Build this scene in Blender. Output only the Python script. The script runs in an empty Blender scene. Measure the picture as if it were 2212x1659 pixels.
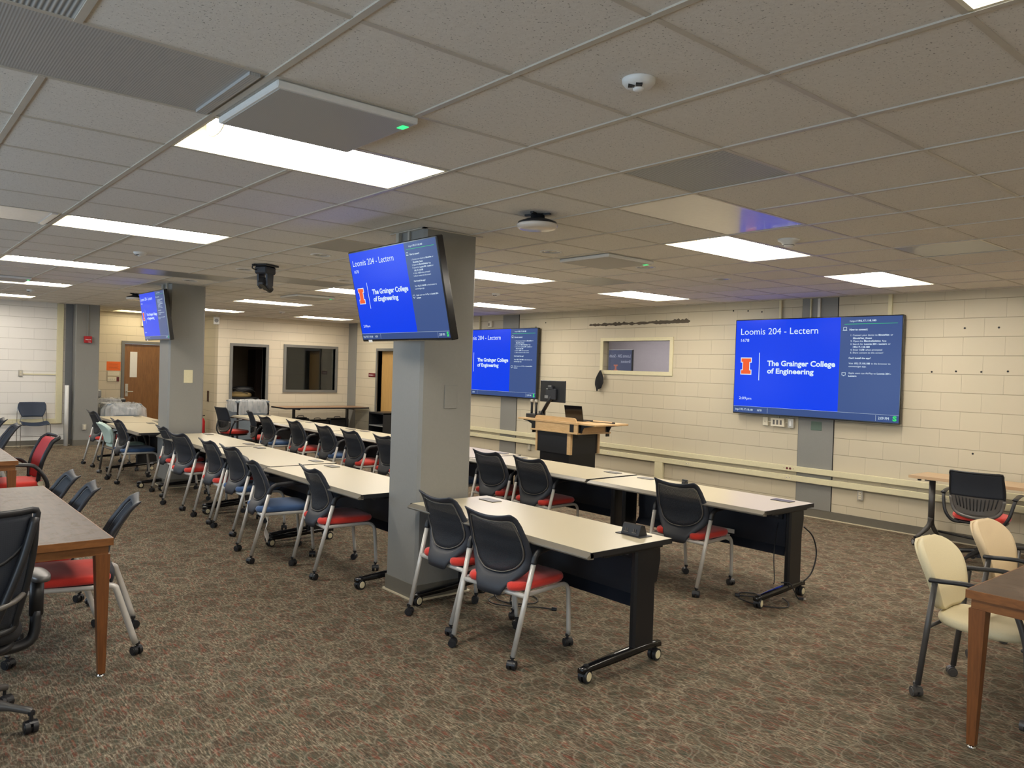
import bpy, math, random
from mathutils import Vector, Matrix
PI = math.pi
random.seed(7)
SC = bpy.context.scene
COL = SC.collection
T = 0.6096            # ceiling module, 2 ft
H = 2.74              # ceiling height
WX = 8.05             # screen wall
BY = 13.2             # back wall
LX = -3.4             # window wall
SY = -7.4             # wall behind the camera

# ---------------------------------------------------------------- camera
cd = bpy.data.cameras.new('camera')
cam = bpy.data.objects.new('camera', cd)
COL.objects.link(cam)
def cam_axes(yaw, pitch, roll):
    f = Vector((math.cos(pitch)*math.cos(yaw), math.cos(pitch)*math.sin(yaw), math.sin(pitch)))
    r = Vector((math.sin(yaw), -math.cos(yaw), 0)); u = r.cross(f)
    c, s = math.cos(roll), math.sin(roll)
    return r*c+u*s, u*c-r*s, f
r_, u_, f_ = cam_axes(0.87096, -0.01745, 0.03132)
m = Matrix((r_, u_, -f_)).transposed().to_4x4()
m.translation = Vector((-1.1035, -3.9079, 1.7188))
cam.matrix_world = m
cd.sensor_width = 36.0
cd.lens = 1674.6/2212*36.0
cd.clip_start = 0.05
SC.camera = cam

# ---------------------------------------------------------------- world, exposure
w = bpy.data.worlds.new('world'); SC.world = w; w.use_nodes = True
nt = w.node_tree; nt.nodes.clear()
wo = nt.nodes.new('ShaderNodeOutputWorld'); bg = nt.nodes.new('ShaderNodeBackground')
bg.inputs[0].default_value = (0.62, 0.78, 1.0, 1); bg.inputs[1].default_value = 1.2
nt.links.new(bg.outputs[0], wo.inputs[0])
SC.view_settings.view_transform = 'Standard'
SC.view_settings.look = 'None'
SC.view_settings.exposure = 0.0
SC.view_settings.gamma = 1.0
SC.view_settings.use_curve_mapping = False
# daylight entering through the windows of the left wall (the windows are openings built further down)
WINS = [(-6.6, -4.6), (-3.4, -1.0), (0.2, 2.8), (4.0, 6.6), (7.8, 10.4)]
for (a, b) in WINS:
    ld = bpy.data.lights.new('daylight', 'AREA'); ld.shape = 'RECTANGLE'
    ld.size = b-a; ld.size_y = 1.25; ld.energy = 38*(b-a); ld.color = (0.66, 0.83, 1.0)
    lo = bpy.data.objects.new('daylight', ld); COL.objects.link(lo)
    lo.location = (LX-0.25, (a+b)/2, 1.65)
    lo.rotation_euler = (0, -PI/2, 0)      # area light shines along local -Z -> +X
LAMP = 47.0           # troffer lens radiance

# ---------------------------------------------------------------- materials
MATS = {}
def newmat(name):
    mt = bpy.data.materials.new(name); mt.use_nodes = True
    nt = mt.node_tree; nt.nodes.clear()
    o = nt.nodes.new('ShaderNodeOutputMaterial'); p = nt.nodes.new('ShaderNodeBsdfPrincipled')
    nt.links.new(p.outputs[0], o.inputs[0])
    MATS[name] = mt
    return mt, nt, p
def srgb(c):
    return tuple((x/255/12.92 if x/255 <= 0.04045 else ((x/255+0.055)/1.055)**2.4) for x in c)
def N(nt, t, **kw):
    n = nt.nodes.new(t)
    for k, v in kw.items():
        if k.startswith('i_'):
            key = k[2:]
            n.inputs[int(key) if key.isdigit() else key.replace('_', ' ')].default_value = v
        else: setattr(n, k, v)
    return n
def mixc(nt, fac, a, b, mode='MIX'):
    n = nt.nodes.new('ShaderNodeMix'); n.data_type = 'RGBA'; n.blend_type = mode
    for idx, v in ((0, fac), (6, a), (7, b)):
        if hasattr(v, 'links'): nt.links.new(v, n.inputs[idx])
        else: n.inputs[idx].default_value = (*v, 1) if isinstance(v, tuple) and len(v) == 3 else v
    return n.outputs[2]
def math_(nt, op, a, b=None, c=None):
    n = nt.nodes.new('ShaderNodeMath'); n.operation = op
    for i, v in enumerate((a, b, c)):
        if v is None: continue
        if hasattr(v, 'links'): nt.links.new(v, n.inputs[i])
        else: n.inputs[i].default_value = v
    return n.outputs[0]
def ramp(nt, fac, stops):
    n = nt.nodes.new('ShaderNodeValToRGB'); e = n.color_ramp.elements
    while len(e) < len(stops): e.new(0.5)
    for i, (p, c) in enumerate(stops):
        e[i].position = p; e[i].color = (*c, 1) if len(c) == 3 else c
    nt.links.new(fac, n.inputs[0])
    return n.outputs[0]
def plain(name, rgb, rough=0.5, metal=0.0, var=0.06, scale=30, bump=0.0, spec=0.5, coat=0.0, sheen=0.0):
    mt, nt, p = newmat(name)
    c = srgb(rgb)
    tc = N(nt, 'ShaderNodeTexCoord')
    nz = N(nt, 'ShaderNodeTexNoise', i_Scale=scale, i_Detail=4.0)
    nt.links.new(tc.outputs['Object'], nz.inputs['Vector'])
    lo = tuple(max(0, x*(1-var)) for x in c); hi = tuple(x*(1+var) for x in c)
    nt.links.new(mixc(nt, nz.outputs[0], lo, hi), p.inputs['Base Color'])
    p.inputs['Roughness'].default_value = rough; p.inputs['Metallic'].default_value = metal
    p.inputs['Specular IOR Level'].default_value = spec
    p.inputs['Coat Weight'].default_value = coat
    if sheen: p.inputs['Sheen Weight'].default_value = sheen
    if bump:
        b = N(nt, 'ShaderNodeBump', i_Strength=bump, i_Distance=0.002)
        nt.links.new(nz.outputs[0], b.inputs['Height']); nt.links.new(b.outputs[0], p.inputs['Normal'])
    return mt
def emis(name, rgb, strength=1.0, gloss=True):
    mt, nt, p = newmat(name)
    p.inputs['Base Color'].default_value = (0.004, 0.004, 0.005, 1)
    p.inputs['Roughness'].default_value = 0.22 if gloss else 0.6; p.inputs['Specular IOR Level'].default_value = 0.14
    p.inputs['Emission Color'].default_value = (*srgb(rgb), 1)
    p.inputs['Emission Strength'].default_value = strength
    return mt
def block_wall(name, rgb, mortar, axis):
    """painted concrete block, running bond; axis 'x' for walls facing X, 'y' for walls facing Y"""
    mt, nt, p = newmat(name)
    tc = N(nt, 'ShaderNodeTexCoord'); sp = N(nt, 'ShaderNodeSeparateXYZ'); cb = N(nt, 'ShaderNodeCombineXYZ')
    nt.links.new(tc.outputs['Object'], sp.inputs[0])
    nt.links.new(sp.outputs['Y' if axis == 'x' else 'X'], cb.inputs[0]); nt.links.new(sp.outputs['Z'], cb.inputs[1])
    br = N(nt, 'ShaderNodeTexBrick', offset=0.5)
    br.inputs['Scale'].default_value = 1.0
    br.inputs['Brick Width'].default_value = 0.406; br.inputs['Row Height'].default_value = 0.2032
    br.inputs['Mortar Size'].default_value = 0.0036; br.inputs['Mortar Smooth'].default_value = 0.5
    br.inputs['Bias'].default_value = 0.0
    c = srgb(rgb)
    br.inputs['Color1'].default_value = (*c, 1); br.inputs['Color2'].default_value = (*(x*0.965 for x in c), 1)
    br.inputs['Mortar'].default_value = (*(x*0.86 for x in c), 1)
    nt.links.new(cb.outputs[0], br.inputs['Vector'])
    nz = N(nt, 'ShaderNodeTexNoise', i_Scale=1.3, i_Detail=5.0); nt.links.new(tc.outputs['Object'], nz.inputs['Vector'])
    col = mixc(nt, math_(nt, 'MULTIPLY', nz.outputs[0], 0.10), br.outputs[0], srgb((170, 160, 140)))
    row = math_(nt, 'ABSOLUTE', math_(nt, 'SUBTRACT', math_(nt, 'FRACT', math_(nt, 'ADD', math_(nt, 'DIVIDE', sp.outputs['Z'], 0.2032), 0.5)), 0.5))
    rl = math_(nt, 'MAXIMUM', math_(nt, 'SUBTRACT', 1.0, math_(nt, 'DIVIDE', row, 0.026)), 0.0)
    col = mixc(nt, math_(nt, 'MULTIPLY', rl, 0.85), col, srgb(mortar))
    nt.links.new(col, p.inputs['Base Color'])
    nf = N(nt, 'ShaderNodeTexNoise', i_Scale=160.0, i_Detail=3.0); nt.links.new(tc.outputs['Object'], nf.inputs['Vector'])
    h = math_(nt, 'ADD', math_(nt, 'MULTIPLY', br.outputs['Fac'], -1.0), math_(nt, 'MULTIPLY', nf.outputs[0], 0.18))
    b = N(nt, 'ShaderNodeBump', i_Strength=0.55, i_Distance=0.006)
    nt.links.new(h, b.inputs['Height']); nt.links.new(b.outputs[0], p.inputs['Normal'])
    p.inputs['Roughness'].default_value = 0.55
    return mt
def carpet_mat():
    mt, nt, p = newmat('patterned_carpet')
    tc = N(nt, 'ShaderNodeTexCoord')
    P = tc.outputs['Object']
    # distorted oval rings
    nd = N(nt, 'ShaderNodeTexNoise', i_Scale=3.0, i_Detail=2.0); nt.links.new(P, nd.inputs['Vector'])
    def warp(amount, scl, off):
        s = N(nt, 'ShaderNodeVectorMath', operation='SCALE'); nt.links.new(nd.outputs['Color'], s.inputs[0]); s.inputs['Scale'].default_value = amount
        a = N(nt, 'ShaderNodeVectorMath', operation='ADD'); nt.links.new(P, a.inputs[0]); nt.links.new(s.outputs[0], a.inputs[1])
        mp = N(nt, 'ShaderNodeMapping'); mp.inputs['Scale'].default_value = scl; mp.inputs['Location'].default_value = off
        mp.inputs['Rotation'].default_value = (0, 0, off[2])
        nt.links.new(a.outputs[0], mp.inputs['Vector']); return mp.outputs[0]
    lines = []; cells = []
    for scl, off, rad, wd in (((6.2, 4.0, 1), (0.3, 0.1, 0.35), 0.40, 0.036), ((3.6, 6.0, 1), (4.1, 2.7, -0.5), 0.43, 0.034), ((9.5, 8.0, 1), (7.1, 5.2, 0.9), 0.36, 0.045)):
        v = N(nt, 'ShaderNodeTexVoronoi', voronoi_dimensions='2D', feature='F1'); v.inputs['Scale'].default_value = 1.0; v.inputs['Randomness'].default_value = 0.85
        nt.links.new(warp(0.06, scl, off), v.inputs['Vector'])
        d = v.outputs['Distance']
        ring = math_(nt, 'SUBTRACT', 1.0, math_(nt, 'DIVIDE', math_(nt, 'ABSOLUTE', math_(nt, 'SUBTRACT', d, rad)), wd))
        lines.append(math_(nt, 'MAXIMUM', ring, 0.0)); cells.append(math_(nt, 'LESS_THAN', d, rad))
    ln = math_(nt, 'MAXIMUM', math_(nt, 'MAXIMUM', lines[0], lines[1]), math_(nt, 'MULTIPLY', lines[2], 0.7))
    # thread streaks along Y
    def streak(sx, sy, scale, seed):
        mp = N(nt, 'ShaderNodeMapping'); mp.inputs['Scale'].default_value = (sx, sy, 1); mp.inputs['Location'].default_value = (seed, seed, 0)
        nt.links.new(P, mp.inputs['Vector'])
        n = N(nt, 'ShaderNodeTexNoise', i_Scale=scale, i_Detail=3.0, i_Roughness=0.7); nt.links.new(mp.outputs[0], n.inputs['Vector'])
        return n.outputs[0]
    s1 = streak(120, 20, 1.0, 0); s2 = streak(46, 9, 1.0, 11); s3 = streak(60, 11, 1.0, 31); s4 = streak(300, 180, 1.0, 5)
    base = ramp(nt, s1, [(0.30, srgb((58, 50, 40))), (0.50, srgb((108, 97, 80))), (0.70, srgb((184, 170, 146)))])
    dark = mixc(nt, math_(nt, 'MULTIPLY', cells[0], 0.38), base, srgb((66, 52, 42)))
    dark = mixc(nt, math_(nt, 'MULTIPLY', cells[1], 0.22), dark, srgb((84, 84, 66)))
    red = ramp(nt, s2, [(0.54, (0, 0, 0)), (0.63, (1, 1, 1))]); grn = ramp(nt, s3, [(0.54, (0, 0, 0)), (0.63, (1, 1, 1))])
    oc = ramp(nt, streak(120, 16, 1.0, 71), [(0.66, (0, 0, 0)), (0.74, (1, 1, 1))])
    col = mixc(nt, math_(nt, 'MULTIPLY', red, 0.46), dark, srgb((140, 62, 46)))
    col = mixc(nt, math_(nt, 'MULTIPLY', grn, 0.62), col, srgb((66, 80, 68)))
    col = mixc(nt, math_(nt, 'MULTIPLY', oc, 0.5), col, srgb((176, 130, 64)))
    lf = math_(nt, 'MULTIPLY', ln, math_(nt, 'MULTIPLY', math_(nt, 'ADD', s4, 0.0), 0.56))
    col = mixc(nt, lf, col, srgb((182, 172, 152)))
    hs = N(nt, 'ShaderNodeHueSaturation'); hs.inputs['Value'].default_value = 0.86
    nt.links.new(col, hs.inputs['Color']); nt.links.new(hs.outputs[0], p.inputs['Base Color'])
    p.inputs['Roughness'].default_value = 0.95; p.inputs['Specular IOR Level'].default_value = 0.15
    b = N(nt, 'ShaderNodeBump', i_Strength=0.5, i_Distance=0.004)
    nt.links.new(math_(nt, 'ADD', s1, s4), b.inputs['Height']); nt.links.new(b.outputs[0], p.inputs['Normal'])
    return mt
def tile_mat():
    mt, nt, p = newmat('acoustic_tile')
    tc = N(nt, 'ShaderNodeTexCoord')
    n1 = N(nt, 'ShaderNodeTexNoise', i_Scale=120.0, i_Detail=2.0); n2 = N(nt, 'ShaderNodeTexNoise', i_Scale=42.0, i_Detail=5.0, i_Roughness=0.75)
    n3 = N(nt, 'ShaderNodeTexNoise', i_Scale=0.8, i_Detail=2.0)
    for n in (n1, n2, n3): nt.links.new(tc.outputs['Object'], n.inputs['Vector'])
    holes = ramp(nt, n1.outputs[0], [(0.30, (1, 1, 1)), (0.36, (0, 0, 0))])
    col = mixc(nt, n2.outputs[0], srgb((210, 205, 196)), srgb((238, 235, 228)))
    col = mixc(nt, math_(nt, 'MULTIPLY', n3.outputs[0], 0.25), col, srgb((222, 213, 200)))
    col = mixc(nt, math_(nt, 'MULTIPLY', holes, 0.62), col, srgb((110, 102, 92)))
    nt.links.new(col, p.inputs['Base Color']); p.inputs['Roughness'].default_value = 0.9
    b = N(nt, 'ShaderNodeBump', i_Strength=0.35, i_Distance=0.003)
    nt.links.new(math_(nt, 'SUBTRACT', n2.outputs[0], holes), b.inputs['Height']); nt.links.new(b.outputs[0], p.inputs['Normal'])
    return mt
def wood_mat(name, dark, light, rough, scale=(1, 12, 12), contrast=1.0, scuff=0.0, coat=0.0):
    mt, nt, p = newmat(name)
    tc = N(nt, 'ShaderNodeTexCoord'); mp = N(nt, 'ShaderNodeMapping'); mp.inputs['Scale'].default_value = scale
    nt.links.new(tc.outputs['Object'], mp.inputs['Vector'])
    n = N(nt, 'ShaderNodeTexNoise', i_Scale=4.0, i_Detail=8.0, i_Roughness=0.65, i_Distortion=0.6)
    nt.links.new(mp.outputs[0], n.inputs['Vector'])
    col = ramp(nt, n.outputs[0], [(0.5-0.22/contrast, srgb(dark)), (0.5+0.22/contrast, srgb(light))])
    if scuff:
        n2 = N(nt, 'ShaderNodeTexNoise', i_Scale=5.0, i_Detail=9.0, i_Roughness=0.8, i_Distortion=1.5); nt.links.new(tc.outputs['Object'], n2.inputs['Vector'])
        f = ramp(nt, n2.outputs[0], [(0.52, (0, 0, 0)), (0.75, (1, 1, 1))])
        col = mixc(nt, math_(nt, 'MULTIPLY', f, scuff), col, srgb((165, 150, 130)))
        rr = math_(nt, 'ADD', math_(nt, 'MULTIPLY', f, 0.3), rough); nt.links.new(rr, p.inputs['Roughness'])
    else: p.inputs['Roughness'].default_value = rough
    nt.links.new(col, p.inputs['Base Color']); p.inputs['Coat Weight'].default_value = coat
    if scuff: p.inputs['Specular IOR Level'].default_value = 0.28
    return mt
def mesh_mat(name, rgb, hole=0.35, scale=260, rgb2=None):
    mt, nt, p = newmat(name)
    o = [n for n in nt.nodes if n.type == 'OUTPUT_MATERIAL'][0]
    p.inputs['Base Color'].default_value = (*srgb(rgb), 1); p.inputs['Roughness'].default_value = 0.7
    tc = N(nt, 'ShaderNodeTexCoord'); sp = N(nt, 'ShaderNodeSeparateXYZ'); nt.links.new(tc.outputs['Object'], sp.inputs[0])
    zz = math_(nt, 'SINE', math_(nt, 'MULTIPLY', sp.outputs['Z'], scale*2.4))
    yy = math_(nt, 'SINE', math_(nt, 'MULTIPLY', sp.outputs['Y'], scale*2.4))
    g = math_(nt, 'MULTIPLY', math_(nt, 'GREATER_THAN', zz, -0.25), math_(nt, 'GREATER_THAN', yy, -0.45))
    fac = math_(nt, 'MULTIPLY', g, hole)
    tr = N(nt, 'ShaderNodeBsdfTransparent'); mx = N(nt, 'ShaderNodeMixShader')
    nt.links.new(fac, mx.inputs[0]); nt.links.new(p.outputs[0], mx.inputs[1]); nt.links.new(tr.outputs[0], mx.inputs[2])
    nt.links.new(mx.outputs[0], o.inputs[0])
    return mt
def stripe_mat(name, rgb1, rgb2, freq, axis, rough=0.5, metal=0.0, bump=0.4):
    mt, nt, p = newmat(name)
    tc = N(nt, 'ShaderNodeTexCoord'); sp = N(nt, 'ShaderNodeSeparateXYZ'); nt.links.new(tc.outputs['Object'], sp.inputs[0])
    s = math_(nt, 'SINE', math_(nt, 'MULTIPLY', sp.outputs[axis], freq))
    f = math_(nt, 'ADD', math_(nt, 'MULTIPLY', s, 0.5), 0.5)
    nt.links.new(mixc(nt, f, srgb(rgb1), srgb(rgb2)), p.inputs['Base Color'])
    p.inputs['Roughness'].default_value = rough; p.inputs['Metallic'].default_value = metal
    b = N(nt, 'ShaderNodeBump', i_Strength=bump, i_Distance=0.003); nt.links.new(f, b.inputs['Height']); nt.links.new(b.outputs[0], p.inputs['Normal'])
    return mt
def glass_mat(name, tint, alpha):
    mt, nt, p = newmat(name)
    o = [n for n in nt.nodes if n.type == 'OUTPUT_MATERIAL'][0]
    g = N(nt, 'ShaderNodeBsdfGlossy'); g.inputs['Roughness'].default_value = 0.02; g.inputs[0].default_value = (0.9, 0.93, 0.95, 1)
    tr = N(nt, 'ShaderNodeBsdfTransparent'); tr.inputs[0].default_value = (*tint, 1)
    fr = N(nt, 'ShaderNodeFresnel'); fr.inputs[0].default_value = 1.5
    ge = N(nt, 'ShaderNodeNewGeometry')
    f = math_(nt, 'MULTIPLY', math_(nt, 'ADD', fr.outputs[0], alpha), math_(nt, 'SUBTRACT', 1.0, ge.outputs['Backfacing']))
    mx = N(nt, 'ShaderNodeMixShader'); nt.links.new(f, mx.inputs[0]); nt.links.new(tr.outputs[0], mx.inputs[1]); nt.links.new(g.outputs[0], mx.inputs[2])
    nt.links.new(mx.outputs[0], o.inputs[0]); return mt
def film_mat():
    mt, nt, p = newmat('clear_plastic_film')
    o = [n for n in nt.nodes if n.type == 'OUTPUT_MATERIAL'][0]
    p.inputs['Base Color'].default_value = (*srgb((232, 232, 228)), 1); p.inputs['Roughness'].default_value = 0.25
    tc = N(nt, 'ShaderNodeTexCoord'); mp = N(nt, 'ShaderNodeMapping'); mp.inputs['Scale'].default_value = (1, 1, 0.22); nt.links.new(tc.outputs['Object'], mp.inputs['Vector'])
    n = N(nt, 'ShaderNodeTexNoise', i_Scale=16.0, i_Detail=2.0, i_Distortion=0.6); nt.links.new(mp.outputs[0], n.inputs['Vector'])
    f = ramp(nt, n.outputs[0], [(0.30, (0.26, 0.26, 0.26)), (0.74, (0.44, 0.44, 0.44))])
    tr = N(nt, 'ShaderNodeBsdfTransparent'); mx = N(nt, 'ShaderNodeMixShader')
    nt.links.new(math_(nt, 'SUBTRACT', 1.0, f), mx.inputs[0]); nt.links.new(p.outputs[0], mx.inputs[1]); nt.links.new(tr.outputs[0], mx.inputs[2])
    b = N(nt, 'ShaderNodeBump', i_Strength=0.35, i_Distance=0.02); nt.links.new(n.outputs[0], b.inputs['Height']); nt.links.new(b.outputs[0], p.inputs['Normal'])
    nt.links.new(mx.outputs[0], o.inputs[0]); return mt

block_wall('cream_block_x', (199, 189, 164), (134, 124, 100), 'x')
block_wall('cream_block_y', (214, 202, 178), (150, 140, 116), 'y'); block_wall('white_block_y', (230, 227, 221), (160, 154, 142), 'y')
carpet_mat(); tile_mat(); film_mat()
plain('cream_paint', (214, 206, 170), 0.5); plain('white_paint', (228, 226, 214), 0.5)
plain('grey_paint', (132, 131, 126), 0.42, var=0.05, scale=60, bump=0.25)
plain('dark_grey_paint', (104, 106, 108), 0.4); plain('frame_grey', (112, 111, 106), 0.4)
plain('cove_base', (104, 100, 90), 0.45); plain('seam_strip', (196, 186, 160), 0.5)
plain('grid_white', (194, 187, 174), 0.4, spec=0.4)
plain('panel_grey', (150, 152, 152), 0.32, metal=0.25); plain('gloss_panel', (214, 208, 200), 0.16, coat=0.25)
plain('troffer_white', (236, 230, 206), 0.45)
emis('lamp_lens', (255, 246, 234), LAMP, False); emis('lamp_lens_dim', (255, 240, 205), LAMP*0.35, False)
plain('black_plastic', (30, 31, 34), 0.42); plain('soft_black', (44, 47, 54), 0.5, var=0.08); plain('gloss_grey', (92, 88, 84), 0.25); plain('gloss_black', (18, 18, 20), 0.16, spec=0.6)
plain('black_steel', (24, 25, 28), 0.33); plain('navy_steel', (30, 34, 44), 0.5)
plain('silver_paint', (200, 197, 190), 0.34, metal=0.2); plain('chrome', (200, 200, 200), 0.12, metal=1.0)
plain('dark_metal', (86, 84, 82), 0.38, metal=0.3)
plain('red_fabric', (206, 50, 36), 0.85, scale=220, bump=0.3, var=0.14, sheen=0.3)
plain('blue_fabric', (52, 84, 128), 0.8, scale=220, bump=0.3, var=0.12, sheen=0.3)
plain('cream_vinyl', (218, 206, 168), 0.6, scale=180, bump=0.25); plain('tan_vinyl', (204, 184, 148), 0.6, scale=180, bump=0.25)
plain('mint_vinyl', (196, 216, 204), 0.55, scale=150, bump=0.2)
plain('red_mesh_fabric', (172, 48, 52), 0.8, scale=240, bump=0.3)
plain('navy_plastic', (24, 40, 62), 0.5); plain('wheel_cream', (214, 204, 170), 0.45)
plain('table_laminate', (204, 194, 166), 0.30, var=0.02, scale=200); plain('table_edge', (112, 106, 94), 0.35)
plain('plate_grey', (94, 90, 84), 0.4); plain('pale_metal', (188, 184, 172), 0.35, metal=0.4)
plain('grey_bin', (118, 130, 140), 0.5); plain('ivory_plastic', (222, 214, 190), 0.45); plain('white_plastic', (226, 226, 222), 0.4)
plain('fire_red', (176, 26, 34), 0.35); plain('orange_paper', (238, 112, 44), 0.7, var=0.02); plain('white_paper', (236, 234, 228), 0.7, var=0.03)
plain('black_cloth', (22, 22, 24), 0.9); plain('dark_room', (190, 178, 160), 0.8); plain('sage_plate', (92, 112, 100), 0.6)
plain('lavender_room', (180, 170, 176), 0.6); plain('ink', (20, 20, 22), 0.6); plain('dark_brown', (60, 38, 26), 0.5)
plain('beige_cloth', (150, 128, 84), 0.9); plain('crack', (88, 80, 68), 0.9); plain('patched_plaster', (176, 164, 140), 0.9)
plain('maroon', (96, 22, 26), 0.5); plain('sign_white', (235, 235, 235), 0.5)
wood_mat('lectern_maple', (206, 168, 116), (224, 190, 140), 0.4, (2, 2, 14)); wood_mat('door_oak', (118, 78, 36), (148, 102, 52), 0.35, (9, 9, 1))
wood_mat('pale_door', (176, 138, 78), (196, 158, 98), 0.4, (9, 9, 1)); wood_mat('walnut_top', (60, 46, 35), (84, 66, 51), 0.42, (10, 1.2, 10), scuff=0.22)
wood_mat('walnut_edge', (104, 64, 30), (142, 92, 48), 0.4, (2, 2, 9)); wood_mat('walnut_leg', (92, 54, 26), (132, 82, 42), 0.4, (12, 12, 1))
wood_mat('tan_top', (178, 148, 112), (196, 168, 132), 0.35, (10, 1, 10)); wood_mat('brown_top', (140, 104, 74), (166, 128, 94), 0.32, (1, 10, 10))
mesh_mat('black_mesh', (34, 37, 43), 0.42, 420); mesh_mat('striped_mesh', (36, 41, 50), 0.12, 300)
stripe_mat('grille', (116, 120, 122), (206, 208, 206), 420, 0, 0.5, 0.0); stripe_mat('perforated', (160, 158, 154), (196, 194, 190), 900, 1, 0.5)
stripe_mat('perforated_metal', (166, 166, 164), (180, 180, 178), 700, 0, 0.4, 0.1, 0.2)
glass_mat('pane_glass', (0.86, 0.88, 0.90), 0.06); glass_mat('dark_glass', (0.55, 0.58, 0.60), 0.05)
emis('screen_blue', (0, 62, 236), 1.0); emis('screen_slate', (62, 84, 136), 1.0); emis('screen_bar', (56, 78, 130), 1.0); emis('screen_text', (222, 240, 250), 1.0, False)
emis('screen_orange', (244, 96, 44), 1.0, False); emis('screen_green', (60, 225, 110), 1.0, False); emis('led_green', (60, 235, 130), 1.6, False)
emis('reflection_glow', (96, 100, 128), 0.7); emis('reflection_glow_text', (190, 190, 205), 0.9, False); emis('reflection_glow_orange', (190, 110, 90), 0.9, False)  # glowing colours that imitate a screen reflected in the window glass

# ---------------------------------------------------------------- mesh builder
class MB:
    def __init__(s): s.v = []; s.f = []; s.mi = []; s.sm = []
    def add(s, vs, fs, m=0, smooth=False, M=None):
        o = len(s.v)
        for v in vs:
            v = Vector(v); s.v.append(M @ v if M else v)
        for f in fs: s.f.append([o+i for i in f]); s.mi.append(m); s.sm.append(smooth)
    def box(s, x0, x1, y0, y1, z0, z1, m=0, M=None, bev=0.0):
        if bev > 0:
            b = bev; vs = []; idx = {}
            for sx in (0, 1):
                for sy in (0, 1):
                    for sz in (0, 1):
                        X = (x0, x1)[sx]; Y = (y0, y1)[sy]; Z = (z0, z1)[sz]
                        dx, dy, dz = (b, -b)[sx], (b, -b)[sy], (b, -b)[sz]
                        for k, p in enumerate(((X, Y+dy, Z+dz), (X+dx, Y, Z+dz), (X+dx, Y+dy, Z))):
                            idx[(sx, sy, sz, k)] = len(vs); vs.append(p)
            fs = []
            def q(*a): fs.append([idx[t] for t in a])
            for sx in (0, 1): q(*[(sx, a, c, 0) for a, c in ((0, 0), (1, 0), (1, 1), (0, 1))])
            for sy in (0, 1): q(*[(a, sy, c, 1) for a, c in ((0, 0), (1, 0), (1, 1), (0, 1))])
            for sz in (0, 1): q(*[(a, c, sz, 2) for a, c in ((0, 0), (1, 0), (1, 1), (0, 1))])
            for a in (0, 1):
                for c in (0, 1):
                    q((a, c, 0, 0), (a, c, 0, 1), (a, c, 1, 1), (a, c, 1, 0))
                    q((a, 0, c, 0), (a, 0, c, 2), (a, 1, c, 2), (a, 1, c, 0))
                    q((0, a, c, 1), (0, a, c, 2), (1, a, c, 2), (1, a, c, 1))
                    for e in (0, 1): q((a, c, e, 0), (a, c, e, 1), (a, c, e, 2))
            s.add(vs, fs, m, False, M); return
        vs = [(x, y, z) for x in (x0, x1) for y in (y0, y1) for z in (z0, z1)]
        fs = [(0, 1, 3, 2), (4, 6, 7, 5), (0, 4, 5, 1), (2, 3, 7, 6), (0, 2, 6, 4), (1, 5, 7, 3)]
        s.add(vs, fs, m, False, M)
    def cyl(s, p0, p1, r0, r1=None, n=16, m=0, cap=True, M=None):
        r1 = r0 if r1 is None else r1
        p0, p1 = Vector(p0), Vector(p1); d = (p1-p0).normalized()
        a = d.orthogonal().normalized(); b = d.cross(a)
        vs = []
        for p, r in ((p0, r0), (p1, r1)):
            for i in range(n):
                t = 2*PI*i/n; vs.append(p+a*math.cos(t)*r+b*math.sin(t)*r)
        s.add(vs, [(i, (i+1) % n, n+(i+1) % n, n+i) for i in range(n)], m, True, M)
        if cap:
            s.add(vs, [list(range(n))[::-1], list(range(n, 2*n))], m, False, M)
    def tube(s, pts, r, n=10, m=0, sub=4, M=None, rx=None, closed=False, smooth=True):
        """swept tube through pts; rx = second radius (flat bar); pts smoothed by Catmull-Rom"""
        P = [Vector(p) for p in pts]
        if sub > 1 and len(P) > 2:
            Q = []
            cnt = len(P) if closed else len(P)-1
            for i in range(cnt):
                if closed: p0, p1, p2, p3 = P[i-1], P[i], P[(i+1) % len(P)], P[(i+2) % len(P)]
                else:
                    p0 = P[max(i-1, 0)]; p1 = P[i]; p2 = P[i+1]; p3 = P[min(i+2, len(P)-1)]
                for k in range(sub):
                    t = k/sub
                    Q.append(0.5*((2*p1)+(p2-p0)*t+(2*p0-5*p1+4*p2-p3)*t*t+(3*p1-p0-3*p2+p3)*t**3))
            if not closed: Q.append(P[-1])
            P = Q
        L = len(P); vs = []; prev = None
        for i, p in enumerate(P):
            if closed: d = P[(i+1) % L]-P[i-1]
            else: d = P[min(i+1, L-1)]-P[max(i-1, 0)]
            if d.length < 1e-9: d = Vector((0, 0, 1))
            d.normalize()
            a = (prev-d*prev.dot(d)) if prev is not None else (Vector((0, 0, 1)).cross(d) if abs(d.z) < 0.95 else Vector((0, 1, 0)).cross(d))
            a.normalize(); prev = a; b = d.cross(a)
            rr = r[min(int(i/(max(L-1, 1))*(len(r)-1)+0.5), len(r)-1)] if isinstance(r, (list, tuple)) else r
            ra = rx if rx else rr
            for k in range(n):
                t = 2*PI*k/n; vs.append(p+a*math.cos(t)*ra+b*math.sin(t)*rr)
        fs = []
        for i in range(L if closed else L-1):
            j = (i+1) % L
            for k in range(n): fs.append((i*n+k, i*n+(k+1) % n, j*n+(k+1) % n, j*n+k))
        if not closed: fs += [list(range(n))[::-1], [(L-1)*n+k for k in range(n)]]
        s.add(vs, fs, m, smooth, M)
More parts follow.
